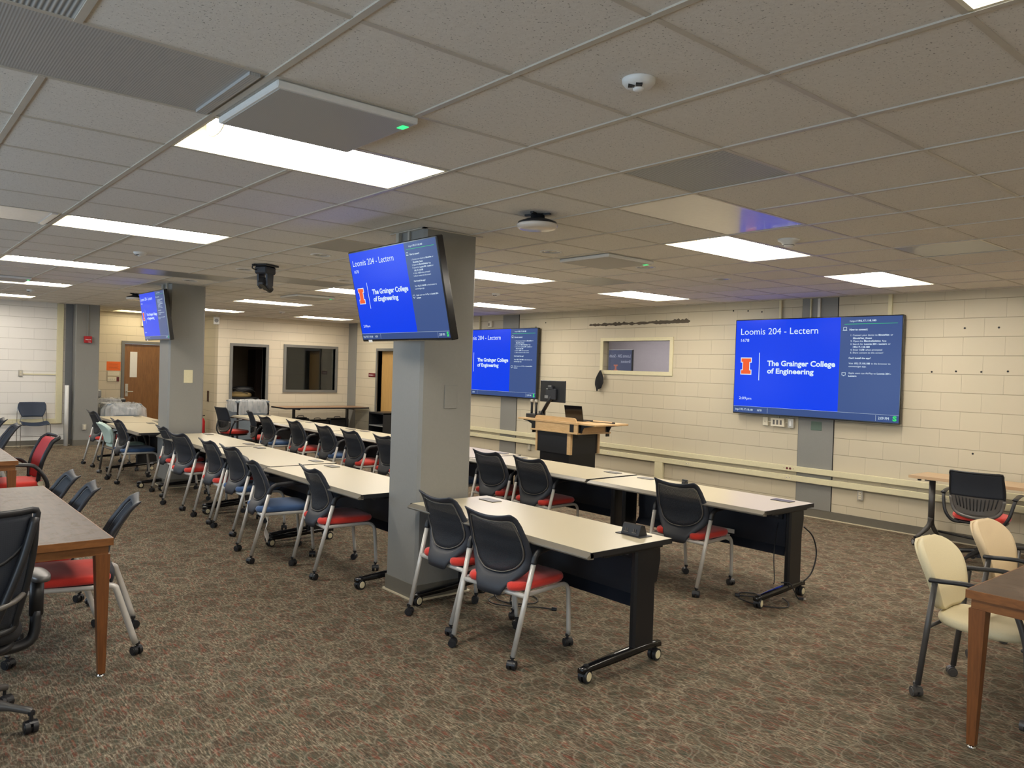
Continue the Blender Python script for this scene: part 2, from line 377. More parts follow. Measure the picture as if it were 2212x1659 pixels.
    def prism(s, poly, a, b, axis='z', m=0, M=None):
        """extrude 2D polygon between a and b along axis; poly coords are the two other axes in xyz order"""
        n = len(poly)
        def mk(p, t):
            return {'z': (p[0], p[1], t), 'y': (p[0], t, p[1]), 'x': (t, p[0], p[1])}[axis]
        vs = [mk(p, a) for p in poly]+[mk(p, b) for p in poly]
        fs = [list(range(n))[::-1], list(range(n, 2*n))]+[(i, (i+1) % n, n+(i+1) % n, n+i) for i in range(n)]
        s.add(vs, fs, m, False, M)
    def lathe(s, prof, c=(0, 0, 0), n=24, m=0, M=None, smooth=True):
        vs = []
        for (r, z) in prof:
            for i in range(n):
                t = 2*PI*i/n; vs.append((c[0]+r*math.cos(t), c[1]+r*math.sin(t), c[2]+z))
        fs = []
        for j in range(len(prof)-1):
            for i in range(n): fs.append((j*n+i, j*n+(i+1) % n, (j+1)*n+(i+1) % n, (j+1)*n+i))
        if prof[0][0] > 1e-5: fs.append(list(range(n))[::-1])
        if prof[-1][0] > 1e-5: fs.append([(len(prof)-1)*n+i for i in range(n)])
        s.add(vs, fs, m, smooth, M)
    def pad(s, x0, x1, y0, y1, z0, z1, m=0, e=4.0, crown=0.01, n=40, M=None, rear=1.0, dip=0.0, notch=0.0):
        """upholstered pad with rounded plan; rear<1 narrows the x0 side"""
        cx, cy, ax, ay = (x0+x1)/2, (y0+y1)/2, (x1-x0)/2, (y1-y0)/2
        h = z1-z0; vs = []
        secs = [(0.90, 0), (0.97, h*0.08), (1.0, h*0.35), (1.0, h*0.6), (0.975, h*0.85), (0.92, h*0.97), (0.75, h+crown*0.5), (0.4, h+crown), (0.02, h+crown*1.05)]
        for sc, dz in secs:
            for i in range(n):
                t = 2*PI*i/n; c, q = math.cos(t), math.sin(t)
                X = math.copysign(abs(c)**(2/e), c)*sc; Y = math.copysign(abs(q)**(2/e), q)*sc
                k = 1-(1-rear)*(1-X)/2
                vs.append((cx+ax*X+(notch*math.exp(-(Y*k/0.50)**4)*X*X if X < 0 else 0), cy+ay*Y*k, z0+dz+dip*(X*X)))
        fs = []
        for j in range(len(secs)-1):
            for i in range(n): fs.append((j*n+i, j*n+(i+1) % n, (j+1)*n+(i+1) % n, (j+1)*n+i))
        fs.append(list(range(n))[::-1]); fs.append([(len(secs)-1)*n+i for i in range(n)])
        s.add(vs, fs, m, True, M)
    def shell(s, fn, nu, nv, th, m=0, M=None):
        """closed thick sheet: fn(u,v) u in [-1,1], v in [0,1] -> point; thickness th along normal"""
        def nrm(u, v):
            e = 1e-3
            a = Vector(fn(min(u+e, 1), v))-Vector(fn(max(u-e, -1), v)); b = Vector(fn(u, min(v+e, 1)))-Vector(fn(u, max(v-e, 0)))
            c = a.cross(b); return c.normalized() if c.length > 1e-12 else Vector((1, 0, 0))
        F = []; B = []
        for j in range(nv+1):
            for i in range(nu+1):
                u = -1+2*i/nu; v = j/nv; p = Vector(fn(u, v)); k = nrm(u, v)
                F.append(p+k*th/2); B.append(p-k*th/2)
        W = nu+1; nF = len(F); fs = []
        for j in range(nv):
            for i in range(nu):
                a = j*W+i; fs.append((a, a+1, a+W+1, a+W)); fs.append((nF+a, nF+a+W, nF+a+W+1, nF+a+1))
        for i in range(nu):
            fs.append((i, nF+i, nF+i+1, i+1)); a = nv*W+i; fs.append((a, a+1, nF+a+1, nF+a))
        for j in range(nv):
            a = j*W; fs.append((a, a+W, nF+a+W, nF+a)); a = j*W+nu; fs.append((a, nF+a, nF+a+W, a+W))
        s.add(F+B, fs, m, True, M)
    def ring(s, outer, inner, X, th, m=0, k=4):
        """curved frame between two closed outlines of (y,z) points; X(y,z) gives depth"""
        n = len(outer); L = []
        for j in range(k+1):
            t = j/k; bulge = th/2*math.sqrt(max(0.0, 1-(2*t-1)**2))*0.9+th*0.12
            for i in range(n):
                y = outer[i][0]*(1-t)+inner[i][0]*t; z = outer[i][1]*(1-t)+inner[i][1]*t; x = X(y, z)
                L.append(((x+bulge, y, z), (x-bulge, y, z)))
        A = [p[0] for p in L]; B = [p[1] for p in L]; nA = len(A); fs = []
        for j in range(k):
            for i in range(n):
                a, b = j*n+i, j*n+(i+1) % n; fs.append((a, b, b+n, a+n)); fs.append((nA+a, nA+a+n, nA+b+n, nA+b))
        for i in range(n):
            b = (i+1) % n; fs.append((i, nA+i, nA+b, b)); a2, b2 = k*n+i, k*n+b; fs.append((a2, b2, nA+b2, nA+a2))
        s.add(A+B, fs, m, True)
    def fan(s, outline, X, m=0, k=5, th=0.003):
        n = len(outline); cy = sum(p[0] for p in outline)/n; cz = sum(p[1] for p in outline)/n; A = []
        for j in range(k):
            t = 1-j/k
            for (y, z) in outline:
                Y = cy+(y-cy)*t; Z = cz+(z-cz)*t; A.append((X(Y, Z), Y, Z))
        A.append((X(cy, cz), cy, cz)); fs = []
        for j in range(k-1):
            for i in range(n): fs.append((j*n+i, j*n+(i+1) % n, (j+1)*n+(i+1) % n, (j+1)*n+i))
        for i in range(n): fs.append(((k-1)*n+i, (k-1)*n+(i+1) % n, k*n))
        nA = len(A); B = [(x-th, y, z) for x, y, z in A]
        s.add(A+B, fs+[tuple(nA+q for q in f[::-1]) for f in fs]+[(i, nA+i, nA+(i+1) % n, (i+1) % n) for i in range(n)], m, True)
    def mesh(s, name, mats):
        me = bpy.data.meshes.new(name)
        me.from_pydata([tuple(v) for v in s.v], [], s.f)
        mats = mats if isinstance(mats, (list, tuple)) else [mats]
        for mm in mats: me.materials.append(MATS[mm])
        me.polygons.foreach_set('material_index', s.mi); me.polygons.foreach_set('use_smooth', s.sm)
        me.update(); return me
    def build(s, name, mats, parent=None, label=None, loc=None):
        o = bpy.data.objects.new(name, s.mesh(name, mats)); COL.objects.link(o)
        if parent: o.parent = parent
        if loc: o.location = loc
        if label: o['label'] = label
        return o
def tag(o, label, cat, group=None):
    o['label'] = label; o['category'] = cat
    if group: o['group'] = group
    return o
def thing(name, label, cat, loc=(0, 0, 0), rz=0.0, group=None):
    o = bpy.data.objects.new(name, None); COL.objects.link(o); o.location = loc; o.rotation_euler = (0, 0, rz)
    o.empty_display_size = 0.1
    return tag(o, label, cat, group)
def struct(o): o['kind'] = 'structure'; return o
def dup(root, loc, rz, label, group=None):
    r = root.copy(); COL.objects.link(r); r.location = loc; r.rotation_euler = (root.rotation_euler[0], root.rotation_euler[1], rz); r['label'] = label
    if group: r['group'] = group
    for ch in list(root.children):
        c = ch.copy(); COL.objects.link(c); c.parent = r
        for g in list(ch.children):
            d = g.copy(); COL.objects.link(d); d.parent = c
    return r
def smooth_outline(half, sub=3):
    """half: (y,z) from bottom centre to top centre -> full closed smoothed outline"""
    right = [(-y, z) for y, z in half]; left = [(y, z) for y, z in half[::-1][1:-1]]
    P = right+left; n = len(P); out = []
    for i in range(n):
        p0, p1, p2, p3 = P[i-1], P[i], P[(i+1) % n], P[(i+2) % n]
        for k in range(sub):
            t = k/sub
            out.append(tuple(0.5*(2*p1[c]+(p2[c]-p0[c])*t+(2*p0[c]-5*p1[c]+4*p2[c]-p3[c])*t*t+(3*p1[c]-p0[c]-3*p2[c]+p3[c])*t**3) for c in (0, 1)))
    return out
def lerp_tab(tab, z):
    if z <= tab[0][0]: return tab[0][1]
    for (a, b), (c, d) in zip(tab, tab[1:]):
        if z <= c: t = (z-a)/(c-a); t = t*t*(3-2*t)*0.35+t*0.65; return b+(d-b)*t
    return tab[-1][1]
# ---- lettering
FONT = None
def text_geo(segs, bold_off=0.018):
    """segs: [(string,bold)] -> verts, faces, bbox ; laid out along +x, cap height about 0.7"""
    V = []; F = []; x = 0.0
    for body, bold in segs:
        cu = bpy.data.curves.new('t', 'FONT'); cu.body = body; cu.size = 1.0; cu.resolution_u = 3
        cu.offset = bold_off if bold else 0.0
        ob = bpy.data.objects.new('t', cu); COL.objects.link(ob)
        bpy.context.view_layer.update()
        me = ob.to_mesh(); o = len(V)
        for v in me.vertices: V.append((v.co.x+x, v.co.y))
        for p in me.polygons: F.append([o+i for i in p.vertices])
        wdt = ob.dimensions.x+0.0
        mx = max((v.co.x for v in me.vertices), default=0)
        sp = 0.16+0.30*(len(body)-len(body.rstrip(' ')))
        ob.to_mesh_clear(); bpy.data.objects.remove(ob); bpy.data.curves.remove(cu)
        x += mx+(0.06 if body.strip() == body else sp)
    xs = [v[0] for v in V]; return V, F, (min(xs), max(xs))
def put_text(M, segs, map2, x0, x1, base, cap, m=0, bold_off=0.018):
    """scale so that the text spans x0..x1 and capitals are cap tall; map2(x,y)->3D point"""
    V, F, (a, b) = text_geo(segs, bold_off); sx = (x1-x0)/(b-a); sy = cap/0.70
    M.add([map2(x0+(v[0]-a)*sx, base+v[1]*sy) for v in V], F, m)

# ================================================================ THE SETTING
def wall(name, axis, p0, p1, a0, a1, z0, z1, holes, mat):
    """slab between planes p0,p1; holes = [(a0,a1,z0,z1)]"""
    M = MB(); As = sorted({a0, a1, *[h[0] for h in holes], *[h[1] for h in holes]}); Zs = sorted({z0, z1, *[h[2] for h in holes], *[h[3] for h in holes]})
    for i in range(len(As)-1):
        for j in range(len(Zs)-1):
            ca, cz = (As[i]+As[i+1])/2, (Zs[j]+Zs[j+1])/2
            if any(h[0] < ca < h[1] and h[2] < cz < h[3] for h in holes): continue
            if axis == 'x': M.box(p0, p1, As[i], As[i+1], Zs[j], Zs[j+1])
            else: M.box(As[i], As[i+1], p0, p1, Zs[j], Zs[j+1])
    return struct(M.build(name, mat))
M = MB(); M.box(LX-0.3, WX+3.4, SY-0.3, 17.3, -0.1, 0.0); struct(M.build('floor', 'patterned_carpet'))
DOOR3 = (10.94, 11.78); RWIN = (3.36, 4.70, 1.77, 2.235)
wall('wall_right', 'x', WX, WX+0.12, SY-0.2, 17.0, 0, H+0.3, [(DOOR3[0], DOOR3[1], 0, 2.07), RWIN], 'cream_block_x')
wall('wall_back', 'y', BY, BY+0.18, 4.88, WX, 0, H+0.3, [(5.20, 5.96, 0, 2.07), (6.44, 7.69, 1.11, 2.10)], 'cream_block_y')
wall('wall_back_left', 'y', BY, BY+0.18, LX-0.2, 2.44, 0, H+0.3, [], 'white_block_y')
wall('wall_corridor_left', 'x', 2.29, 2.47, BY+0.18, 15.1, 0, H+0.3, [], 'cream_block_x')
wall('wall_corridor_right', 'x', 4.88, 5.04, BY+0.18, 16.8, 0, H+0.3, [], 'cream_block_x')
wall('wall_corridor_end', 'y', 14.9, 15.08, 2.29, 4.88, 0, H+0.3, [(3.41, 4.32, 0, 2.05)], 'cream_block_y')
wall('wall_left', 'x', LX-0.2, LX, SY-0.2, BY+0.2, 0, H+0.3, [(a, b, 1.0, 2.3) for a, b in WINS], 'cream_block_x')
wall('wall_front', 'y', SY-0.2, SY, LX-0.2, WX+0.2, 0, H+0.3, [], 'cream_block_y')
# unlit storage room behind the back wall, and the room behind the glass of the right wall
wall('wall_storage_back', 'y', 16.6, 16.75, 5.04, WX, 0, H+0.3, [], 'dark_room')
wall('wall_storage_side', 'x', WX-0.05, WX-0.005, BY+0.18, 16.6, 0, H+0.3, [], 'dark_room')
wall('wall_next_room', 'x', WX+3.0, WX+3.1, 2.0, 12.6, 0, H+0.3, [], 'lavender_room')
wall('wall_next_room_side', 'y', 2.0, 2.1, WX+0.12, WX+3.0, 0, H+0.3, [], 'lavender_room')
wall('wall_next_room_far', 'y', 12.5, 12.6, WX+0.12, WX+3.0, 0, H+0.3, [], 'lavender_room')
for k, (a, b) in enumerate(WINS):
    w0 = struct(bpy.data.objects.new('window_%d' % (k+3), None)); COL.objects.link(w0); w0.location = (LX-0.1, (a+b)/2, 1.0)
    M = MB(); h = (b-a)/2
    M.box(-0.04, 0.04, -h, -h+0.05, 0, 1.3); M.box(-0.04, 0.04, h-0.05, h, 0, 1.3); M.box(-0.04, 0.04, -h, h, 0, 0.05); M.box(-0.04, 0.04, -h, h, 1.25, 1.3); M.box(-0.03, 0.03, -0.025, 0.025, 0.05, 1.25)
    M.build('window_frame', 'dark_grey_paint', w0)

# ---- ceiling: 2 ft tiles with real openings for the troffers and downlights
TROFF = []
for i0, rows in ((0, (-11, -6, -1, 4, 9, 14, 19)), (6, (-11, -6, -1, 4, 9, 14, 19)), (10, (-6, -1, 4, 9, 14, 19))):
    for j0 in rows: TROFF.append((i0, i0+2, j0, j0+1))
TROFF.append((5, 7, 23, 24))
PANELS = [((-2, 0, -2, -1), 'perforated_metal', 'long perforated metal ceiling panel beside the nearest light', 'radiant_panel'),
          ((-2, 0, 4, 5), 'gloss_panel', 'long pale metal ceiling panel left of the second light of the left row', 'radiant_panel'),
          ((-2, 0, 9, 10), 'gloss_panel', 'long pale metal ceiling panel left of the third light of the left row', 'radiant_panel'),
          ((4, 6, -2, -1), 'gloss_panel', 'glossy white ceiling panel mirroring the blue of the big screen', 'radiant_panel'),
          ((-2, -1, -3, -2), 'grille', 'ribbed air grille in the top left corner of the ceiling', 'air_grille'),
          ((3, 4, -3, -2), 'grille', 'ribbed square air grille in the ceiling beside the glossy white panel', 'air_grille'),
          ((8, 9, -3, -2), 'panel_grey', 'plain grey metal ceiling tile at the right above the wall screen', 'ceiling_panel'),
          ((8, 9, 3, 4), 'panel_grey', 'plain grey metal ceiling tile between two lights near the wall window', 'ceiling_panel'),
          ((3, 4, 3, 4), 'panel_grey', 'plain grey metal ceiling tile just left of the near pillar television', 'ceiling_panel'),
          ((4, 6, 8, 9), 'panel_grey', 'long grey metal ceiling panel behind the ceiling camera', 'radiant_panel'),
          ((2, 4, 9, 10), 'panel_grey', 'grey metal ceiling panel in front of the far pillar', 'radiant_panel')]
CANS = [(3.39, .97), (4.60, .95), (5.77, .91), (2.18, 2.82), (2.13, 4.57), (3.36, 4.58), (3.38, 7.0), (4.67, 7.14), (2.12, 6.37)]
CR = 0.085
blocked = set()
for (i0, i1, j0, j1) in TROFF+[p[0] for p in PANELS]:
    for i in range(i0, i1):
        for j in range(j0, j1): blocked.add((i, j))
xa, xb, ya, yb = LX-0.05, WX+0.1, SY-0.05, 16.7
M = MB(); G = MB()
def clip(v, a, b): return max(a, min(b, v))
for i in range(-6, 14):
    for j in range(-13, 28):
        x0, x1, y0, y1 = clip(i*T, xa, xb), clip((i+1)*T, xa, xb), clip(j*T, ya, yb), clip((j+1)*T, ya, yb)
        if x1-x0 < 1e-4 or y1-y0 < 1e-4: continue
        if (i, j) not in blocked:
            cc = [c for c in CANS if x0 < c[0] < x1 and y0 < c[1] < y1]
            if cc:
                cx, cy = cc[0]; n = 32; vs = []; fs = []
                for k in range(n):
                    t = 2*PI*k/n; c, s = math.cos(t), math.sin(t); vs.append((cx+CR*c, cy+CR*s, H))
                    q = min(((x1-cx)/c if c > 1e-9 else 1e9), ((x0-cx)/c if c < -1e-9 else 1e9), ((y1-cy)/s if s > 1e-9 else 1e9), ((y0-cy)/s if s < -1e-9 else 1e9))
                    vs.append((cx+q*c, cy+q*s, H))
                for k in range(n):
                    a, b = 2*k, 2*((k+1) % n); fs.append((a, a+1, b+1, b))
                for (px, py) in ((x0, y0), (x1, y0), (x1, y1), (x0, y1)):      # fill the four corners
                    th = math.atan2(py-cy, px-cx) % (2*PI); k = int(th/(2*PI/n)); vs.append((px, py, H)); fs.append((2*k+1, len(vs)-1, 2*((k+1) % n)+1))
                M.add(vs, fs)
            else: M.add([(x0, y0, H), (x1, y0, H), (x1, y1, H), (x0, y1, H)], [(0, 1, 2, 3)])
        # grid bars on the low-x and low-y side of the cell
        def same(a, b):
            for (i0, i1, j0, j1) in TROFF+[p[0] for p in PANELS]:
                if i0 <= a[0] < i1 and j0 <= a[1] < j1 and i0 <= b[0] < i1 and j0 <= b[1] < j1: return True
            return False
        if not same((i, j), (i-1, j)) and i*T > xa: G.box(i*T-0.012, i*T+0.012, y0, y1, H-0.006, H+0.001)
        if not same((i, j), (i, j-1)) and j*T > ya: G.box(x0, x1, j*T-0.010, j*T+0.010, H-0.0035, H+0.001)
M.box(xa-0.2, xb+3.2, ya-0.2, yb+0.3, H+0.24, H+0.3)
M.box(WX+0.11, WX+3.1, 2.0, 12.6, H, H+0.01)
struct(M.build('ceiling', 'acoustic_tile')); struct(G.build('trim_1', 'grid_white'))
for (c, mat, lab, nm) in PANELS:
    M = MB(); M.box(c[0]*T+0.012, c[1]*T-0.012, c[2]*T+0.010, c[3]*T-0.010, H-0.001, H+0.02)
    if mat == 'perforated_metal' or (mat == 'gloss_panel' and c[0] == -2):
        M.box(c[1]*T-0.07, c[1]*T-0.03, c[2]*T+0.02, c[3]*T-0.02, H-0.012, H-0.001)
    tag(M.build(nm, mat), lab, 'ceiling panel' if nm != 'air_grille' else 'air grille')
# ---- recessed troffers
def troffer(label, lens='lamp_lens'):
    t = thing('troffer_light', label, 'ceiling light', (0, 0, H), 0, 'recessed fluorescent ceiling lights')
    L, Wd, D = 2*T-0.024, T-0.020, 0.10; M = MB(); a, b = L/2, Wd/2
    M.box(-a, a, -b, -b+0.014, -0.004, 0.002); M.box(-a, a, b-0.014, b, -0.004, 0.002); M.box(-a, -a+0.014, -b, b, -0.004, 0.002); M.box(a-0.014, a, -b, b, -0.004, 0.002)
    M.build('frame', 'troffer_white', t)
    M = MB(); a -= 0.012; b -= 0.012; pr = []
    for k in range(9):
        th = PI*k/8; pr.append((-b*math.cos(th), 0.004+D*math.sin(th)**0.55))
    vs = [(x, y, z) for x in (-a, a) for (y, z) in pr]; n = len(pr)
    M.add(vs, [(k, k+1, n+k+1, n+k) for k in range(n-1)], 0, True); M.add(vs, [list(range(n)), list(range(n, 2*n))[::-1]])
    M.build('reflector', 'troffer_white', t)
    M = MB(); c = 0.125; pr = [(-c*math.cos(PI*k/12), D-0.012-(D-0.020)*math.sin(PI*k/12)**0.8) for k in range(13)]
    X0, X1 = -a+0.10, a-0.10; n = len(pr); vs = [(x, y, z) for x in (X0, X1) for (y, z) in pr]
    M.add(vs, [(k, n+k, n+k+1, k+1) for k in range(n-1)], 0, True); M.add(vs, [list(range(n))[::-1], list(range(n, 2*n))])
    M.build('lens', lens, t)
    M = MB()
    for x in (X0, X1): M.tube([(x, y, z-0.001) for (y, z) in pr], 0.0035, 6, sub=1)
    M.box(X0, X1, -c-0.006, -c, 0.06, D-0.006); M.box(X0, X1, c, c+0.006, 0.06, D-0.006)
    M.build('lens_trim', 'troffer_white', t)
    return t
COLN = {0: 'left row', 6: 'middle row', 10: 'row nearest the screen wall'}
ROWN = {-11: 'last one', -6: 'cut by the photo edge', -1: 'nearest whole one of its row', 4: 'second whole light of its row', 9: 'third whole light of its row', 14: 'fourth whole light of its row', 19: 'furthest one by the back wall'}
tr0 = None
for (i0, i1, j0, j1) in TROFF:
    lab = ('ceiling light in the %s, %s' % (COLN[i0], ROWN[j0])) if i0 != 5 else 'recessed ceiling light in the corridor by the wooden door'
    loc = ((i0+i1)/2*T, (j0+j1)/2*T, H)
    if tr0 is None: tr0 = troffer(lab); tr0.location = loc
    elif i0 != 5: dup(tr0, loc, 0, lab)
    else: tr1 = troffer(lab, 'lamp_lens_dim'); tr1.location = loc
# ---- downlights
t = thing('downlight', '', 'downlight', (0, 0, H), 0, 'round recessed downlights')
M = MB(); M.lathe([(CR-0.004, 0.0), (CR+0.010, 0.0), (CR+0.010, -0.003), (CR-0.004, -0.005), (CR-0.006, 0.0)], n=32); M.build('trim_ring', 'white_plastic', t)
M = MB(); M.lathe([(CR-0.003, -0.002), (CR-0.010, 0.02), (CR-0.024, 0.055)], n=32); M.build('reflector_cone', 'chrome', t)
M = MB(); M.lathe([(CR-0.024, 0.055), (CR-0.030, 0.09), (CR-0.045, 0.12), (0.0, 0.125)], n=32); M.build('dark_baffle', 'ink', t)
CL = ['round chrome downlight just right of the near pillar top', 'round chrome downlight beside the flat square microphone panel near the screen', 'small round downlight nearest the big wall screen', 'round downlight just left of the near pillar television',
      'round downlight left of the black ceiling camera', 'round downlight half hidden by the left edge of the near pillar television', 'round downlight between the ceiling camera and the back wall', 'round downlight right of the far square microphone panel', 'round downlight above the top of the far pillar']
for k, c in enumerate(CANS):
    if k == 0: t.location = (*c, H); t['label'] = CL[0]
    else: dup(t, (*c, H), 0.4*k, CL[k])
# ---- square ceiling microphone panels
def mic_panel(label, cx, cy):
    t = thing('ceiling_microphone', label, 'ceiling microphone', (cx, cy, H), 0, 'square ceiling microphone panels')
    M = MB(); M.box(-0.3, 0.3, -0.3, 0.3, -0.032, -0.004, bev=0.006); M.build('housing', 'white_plastic', t)
    M = MB(); M.box(-0.285, 0.285, -0.285, 0.285, -0.0345, -0.031); M.build('perforated_cover', 'perforated', t)
    M = MB(); M.box(0.255, 0.285, -0.25, -0.205, -0.0370, -0.0345); M.build('status_light', 'led_green', t, 'green status light')
    return t
mp = mic_panel('square perforated microphone panel overlapping the nearest ceiling light, green light', 0.5*T+0.02, -1.5*T)
dup(mp, (6.6*T, 1.5*T, H), 0, 'flat square microphone panel on the ceiling right of the near pillar')
dup(mp, (6.65*T, 11.6*T, H), 0, 'flat square microphone panel on the ceiling beyond the black ceiling camera')
dup(mp, (0.5*T, 13.5*T, H), 0, 'square microphone panel overlapping a light at the left edge of the photo')
# ---- round ceiling fittings
def sensor(label, x, y, r=0.058, grp='round occupancy sensors'):
    t = thing('occupancy_sensor', label, 'ceiling sensor', (x, y, H), 0.8, grp)
    M = MB(); M.lathe([(0.0, -0.032), (r*0.45, -0.031), (r*0.80, -0.024), (r*0.98, -0.012), (r, -0.002), (r, 0.0)], n=28); M.build('dome', 'white_plastic', t)
    M = MB(); M.lathe([(0.0, -0.041), (0.013, -0.040), (0.019, -0.036), (0.020, -0.028)], n=20); M.build('lens', 'white_paper', t)
    M = MB()
    for a in (2.2, 3.1):
        c, s = math.cos(a), math.sin(a)
        for k in (-1, 0, 1): M.box(r*0.56*c+k*0.0075-0.0022, r*0.56*c+k*0.0075+0.0022, r*0.56*s-0.011, r*0.56*s+0.011, -0.0315, -0.024)
    M.build('vent_slots', 'black_plastic', t); return t
sn = sensor('round white occupancy sensor alone on the near ceiling, top of the photo', 0.95, -2.10)
dup(sn, (0.94, 4.12, H), 0.8, 'small round white sensor below the second light of the left row')
dup(sn, (0.92, 10.2, H), 0.8, 'small round sensor at the far left above the pale block wall')
dup(sn, (5.39, 4.19, H), 0.8, 'tiny ceiling sensor right of the near pillar, above the second screen')
dup(sn, (5.27, 10.78, H), 0.8, 'tiny ceiling sensor in front of the back wall window')
t = thing('smoke_detector', 'cream round smoke detector on the ceiling beside a light near the big screen', 'smoke detector', (4.08, -0.84, H))
M = MB(); M.lathe([(0.0, -0.055), (0.030, -0.055), (0.036, -0.045), (0.045, -0.040), (0.052, -0.022), (0.075, -0.014), (0.078, 0.0)], n=32); M.build('body', 'white_plastic', t)
M = MB(); M.lathe([(0.0405, -0.0445), (0.0405, -0.0385), (0.034, -0.0385)], n=32); M.build('sensing_slots', 'ink', t)
def pendant_speaker(label, x, y):
    t = thing('ceiling_speaker', label, 'ceiling speaker', (x, y, H), 0, 'round hanging ceiling units')
    M = MB(); M.lathe([(0.0, -0.005), (0.045, -0.005), (0.045, -0.030), (0.085, -0.040), (0.125, -0.055), (0.130, -0.075), (0.0, -0.076)], n=32)
    for a in range(4): M.box(-0.01, 0.01, 0.03, 0.09, -0.012, 0.0, M=Matrix.Rotation(a*PI/2+0.4, 4, 'Z'))
    M.build('base', 'black_plastic', t)
    M = MB(); M.lathe([(0.128, -0.068), (0.136, -0.072), (0.132, -0.088), (0.118, -0.098), (0.100, -0.101), (0.0, -0.101)], n=40); M.build('glossy_ring', 'gloss_panel', t)
    return t
ps = pendant_speaker('round black and silver unit hanging from the ceiling right of the near pillar', 2.25, -0.13)
dup(ps, (2.19, 9.23, H), 0, 'round unit on the ceiling just left of the far pillar television')
# ---- ceiling camera
t = thing('ceiling_camera', 'black motorised camera hanging from the ceiling between the two pillars', 'camera', (2.12, 3.97, H), 0.5)
M = MB(); M.box(-0.10, 0.10, -0.095, 0.095, -0.022, -0.002, bev=0.004); M.build('ceiling_plate', 'black_steel', t)
M = MB(); M.box(-0.082, 0.082, -0.075, 0.075, -0.10, -0.022, bev=0.012); M.build('base', 'soft_black', t)
M = MB()
for s in (-1, 1): M.prism([(-0.05, -0.10), (0.05, -0.10), (0.045, -0.22), (0.0, -0.25), (-0.04, -0.22)], s*0.055-0.012, s*0.055+0.012, 'y')
M.build('yoke', 'soft_black', t)
M = MB(); Rm = Matrix.Translation((0, 0, -0.205)) @ Matrix.Rotation(0.5, 4, 'Y')
M.box(-0.075, 0.06, -0.042, 0.042, -0.04, 0.045, bev=0.014, M=Rm); M.cyl((0.055, 0, 0), (0.105, 0, 0), 0.040, 0.034, 24, M=Rm); hd = M.build('camera_head', 'black_plastic', t)
M = MB(); M.cyl((0.104, 0, 0), (0.108, 0, 0), 0.026, 0.026, 24, M=Rm); M.build('camera_lens', 'gloss_black', hd)
M = MB(); M.tube([(-0.082, 0.05, -0.06), (-0.13, 0.06, -0.05), (-0.12, 0.05, -0.012), (-0.09, 0.04, -0.008)], 0.006, 8); M.build('cable', 'black_plastic', t)

# ---- baseboards
def base(name, pts):
    M = MB()
    for (x0, x1, y0, y1) in pts: M.box(x0, x1, y0, y1, 0.0, 0.105)
    struct(M.build(name, 'cove_base'))
base('baseboard_right', [(WX-0.008, WX, SY, DOOR3[0]-0.06), (WX-0.008, WX, DOOR3[1]+0.06, BY)])
base('baseboard_back', [(4.88, 5.14, BY-0.008, BY), (6.02, WX-0.008, BY-0.008, BY)])
base('baseboard_back_left', [(LX, 2.06, BY-0.008, BY)]); base('baseboard_corridor', [(2.47, 3.34, 14.892, 14.9), (4.38, 4.88, 14.892, 14.9), (4.872, 4.88, BY+0.0, 14.892)])
base('baseboard_left', [(LX, LX+0.008, SY, BY-0.01)])
M = MB(); M.box(WX-0.030, WX-0.009, SY, 10.8, 0.0, 0.010); M.box(LX, 2.05, BY-0.03, BY-0.009, 0, 0.010); struct(M.build('trim_2', 'seam_strip'))

# ---- pillars
def chamfered(x0, x1, y0, y1, c):
    return [(x0+c, y0), (x1-c, y0), (x1, y0+c), (x1, y1-c), (x1-c, y1), (x0+c, y1), (x0, y1-c), (x0, y0+c)]
def pillar(name, label, x0, x1, y0, y1, plate, conduits):
    cx, cy = (x0+x1)/2, (y0+y1)/2
    t = thing(name, label, 'pillar', (cx, cy, 0)); a, b = (x1-x0)/2, (y1-y0)/2
    M = MB(); M.prism(chamfered(-a, a, -b, b, 0.022), 0.0, H+0.002, 'z'); M.build('shaft', 'grey_paint', t)
    M = MB(); M.prism(chamfered(-a-0.008, a+0.008, -b-0.008, b+0.008, 0.018), 0.004, 0.115, 'z'); M.build('base_trim', 'cove_base', t)
    M = MB(); M.prism(chamfered(-a-0.022, a+0.022, -b-0.022, b+0.022, 0.018), 0.0, 0.010, 'z'); M.build('floor_strip', 'seam_strip', t)
    M = MB(); M.box(-a-0.03, a+0.03, -b-0.03, -b, H-0.008, H-0.0035); M.box(-a-0.03, -a, -b-0.03, b+0.03, H-0.008, H-0.0035); M.build('ceiling_trim', 'grid_white', t)
    if plate:
        px, pz, mat = plate; M = MB(); M.box(px-cx-0.058, px-cx+0.058, -b-0.006, -b, pz-0.088, pz+0.088, bev=0.002); M.build('blank_plate', mat, t, 'blank cover plate')
    for (yy, r, mat) in conduits:
        M = MB(); M.box(-a-2*r, -a, yy-cy-r, yy-cy+r, 2.30, H-0.004, bev=0.003); M.build('conduit', mat, t, 'pale cable cover above the television')
    return t
pillar('pillar', 'large near grey square pillar in the middle of the photo', 2.04, 2.52, 0.86, 1.28, (2.31, 1.505, 'grey_paint'), ((1.19, 0.018, 'pale_metal'), (1.06, 0.010, 'pale_metal')))
pillar('pillar', 'far grey square pillar with an ivory blank plate, behind the left chairs', 2.045, 2.51, 6.94, 7.38, (2.30, 1.50, 'cream_paint'), ((7.20, 0.018, 'pale_metal'), (7.05, 0.014, 'pale_metal')))
t = thing('pillar', 'grey square pillar against the back wall carrying the red fire alarm', 'pillar', (2.28, 13.07, 0))
M = MB(); M.prism(chamfered(-0.21, 0.21, -0.12, 0.31, 0.015), 0.0, H+0.002, 'z'); M.build('shaft', 'grey_paint', t)
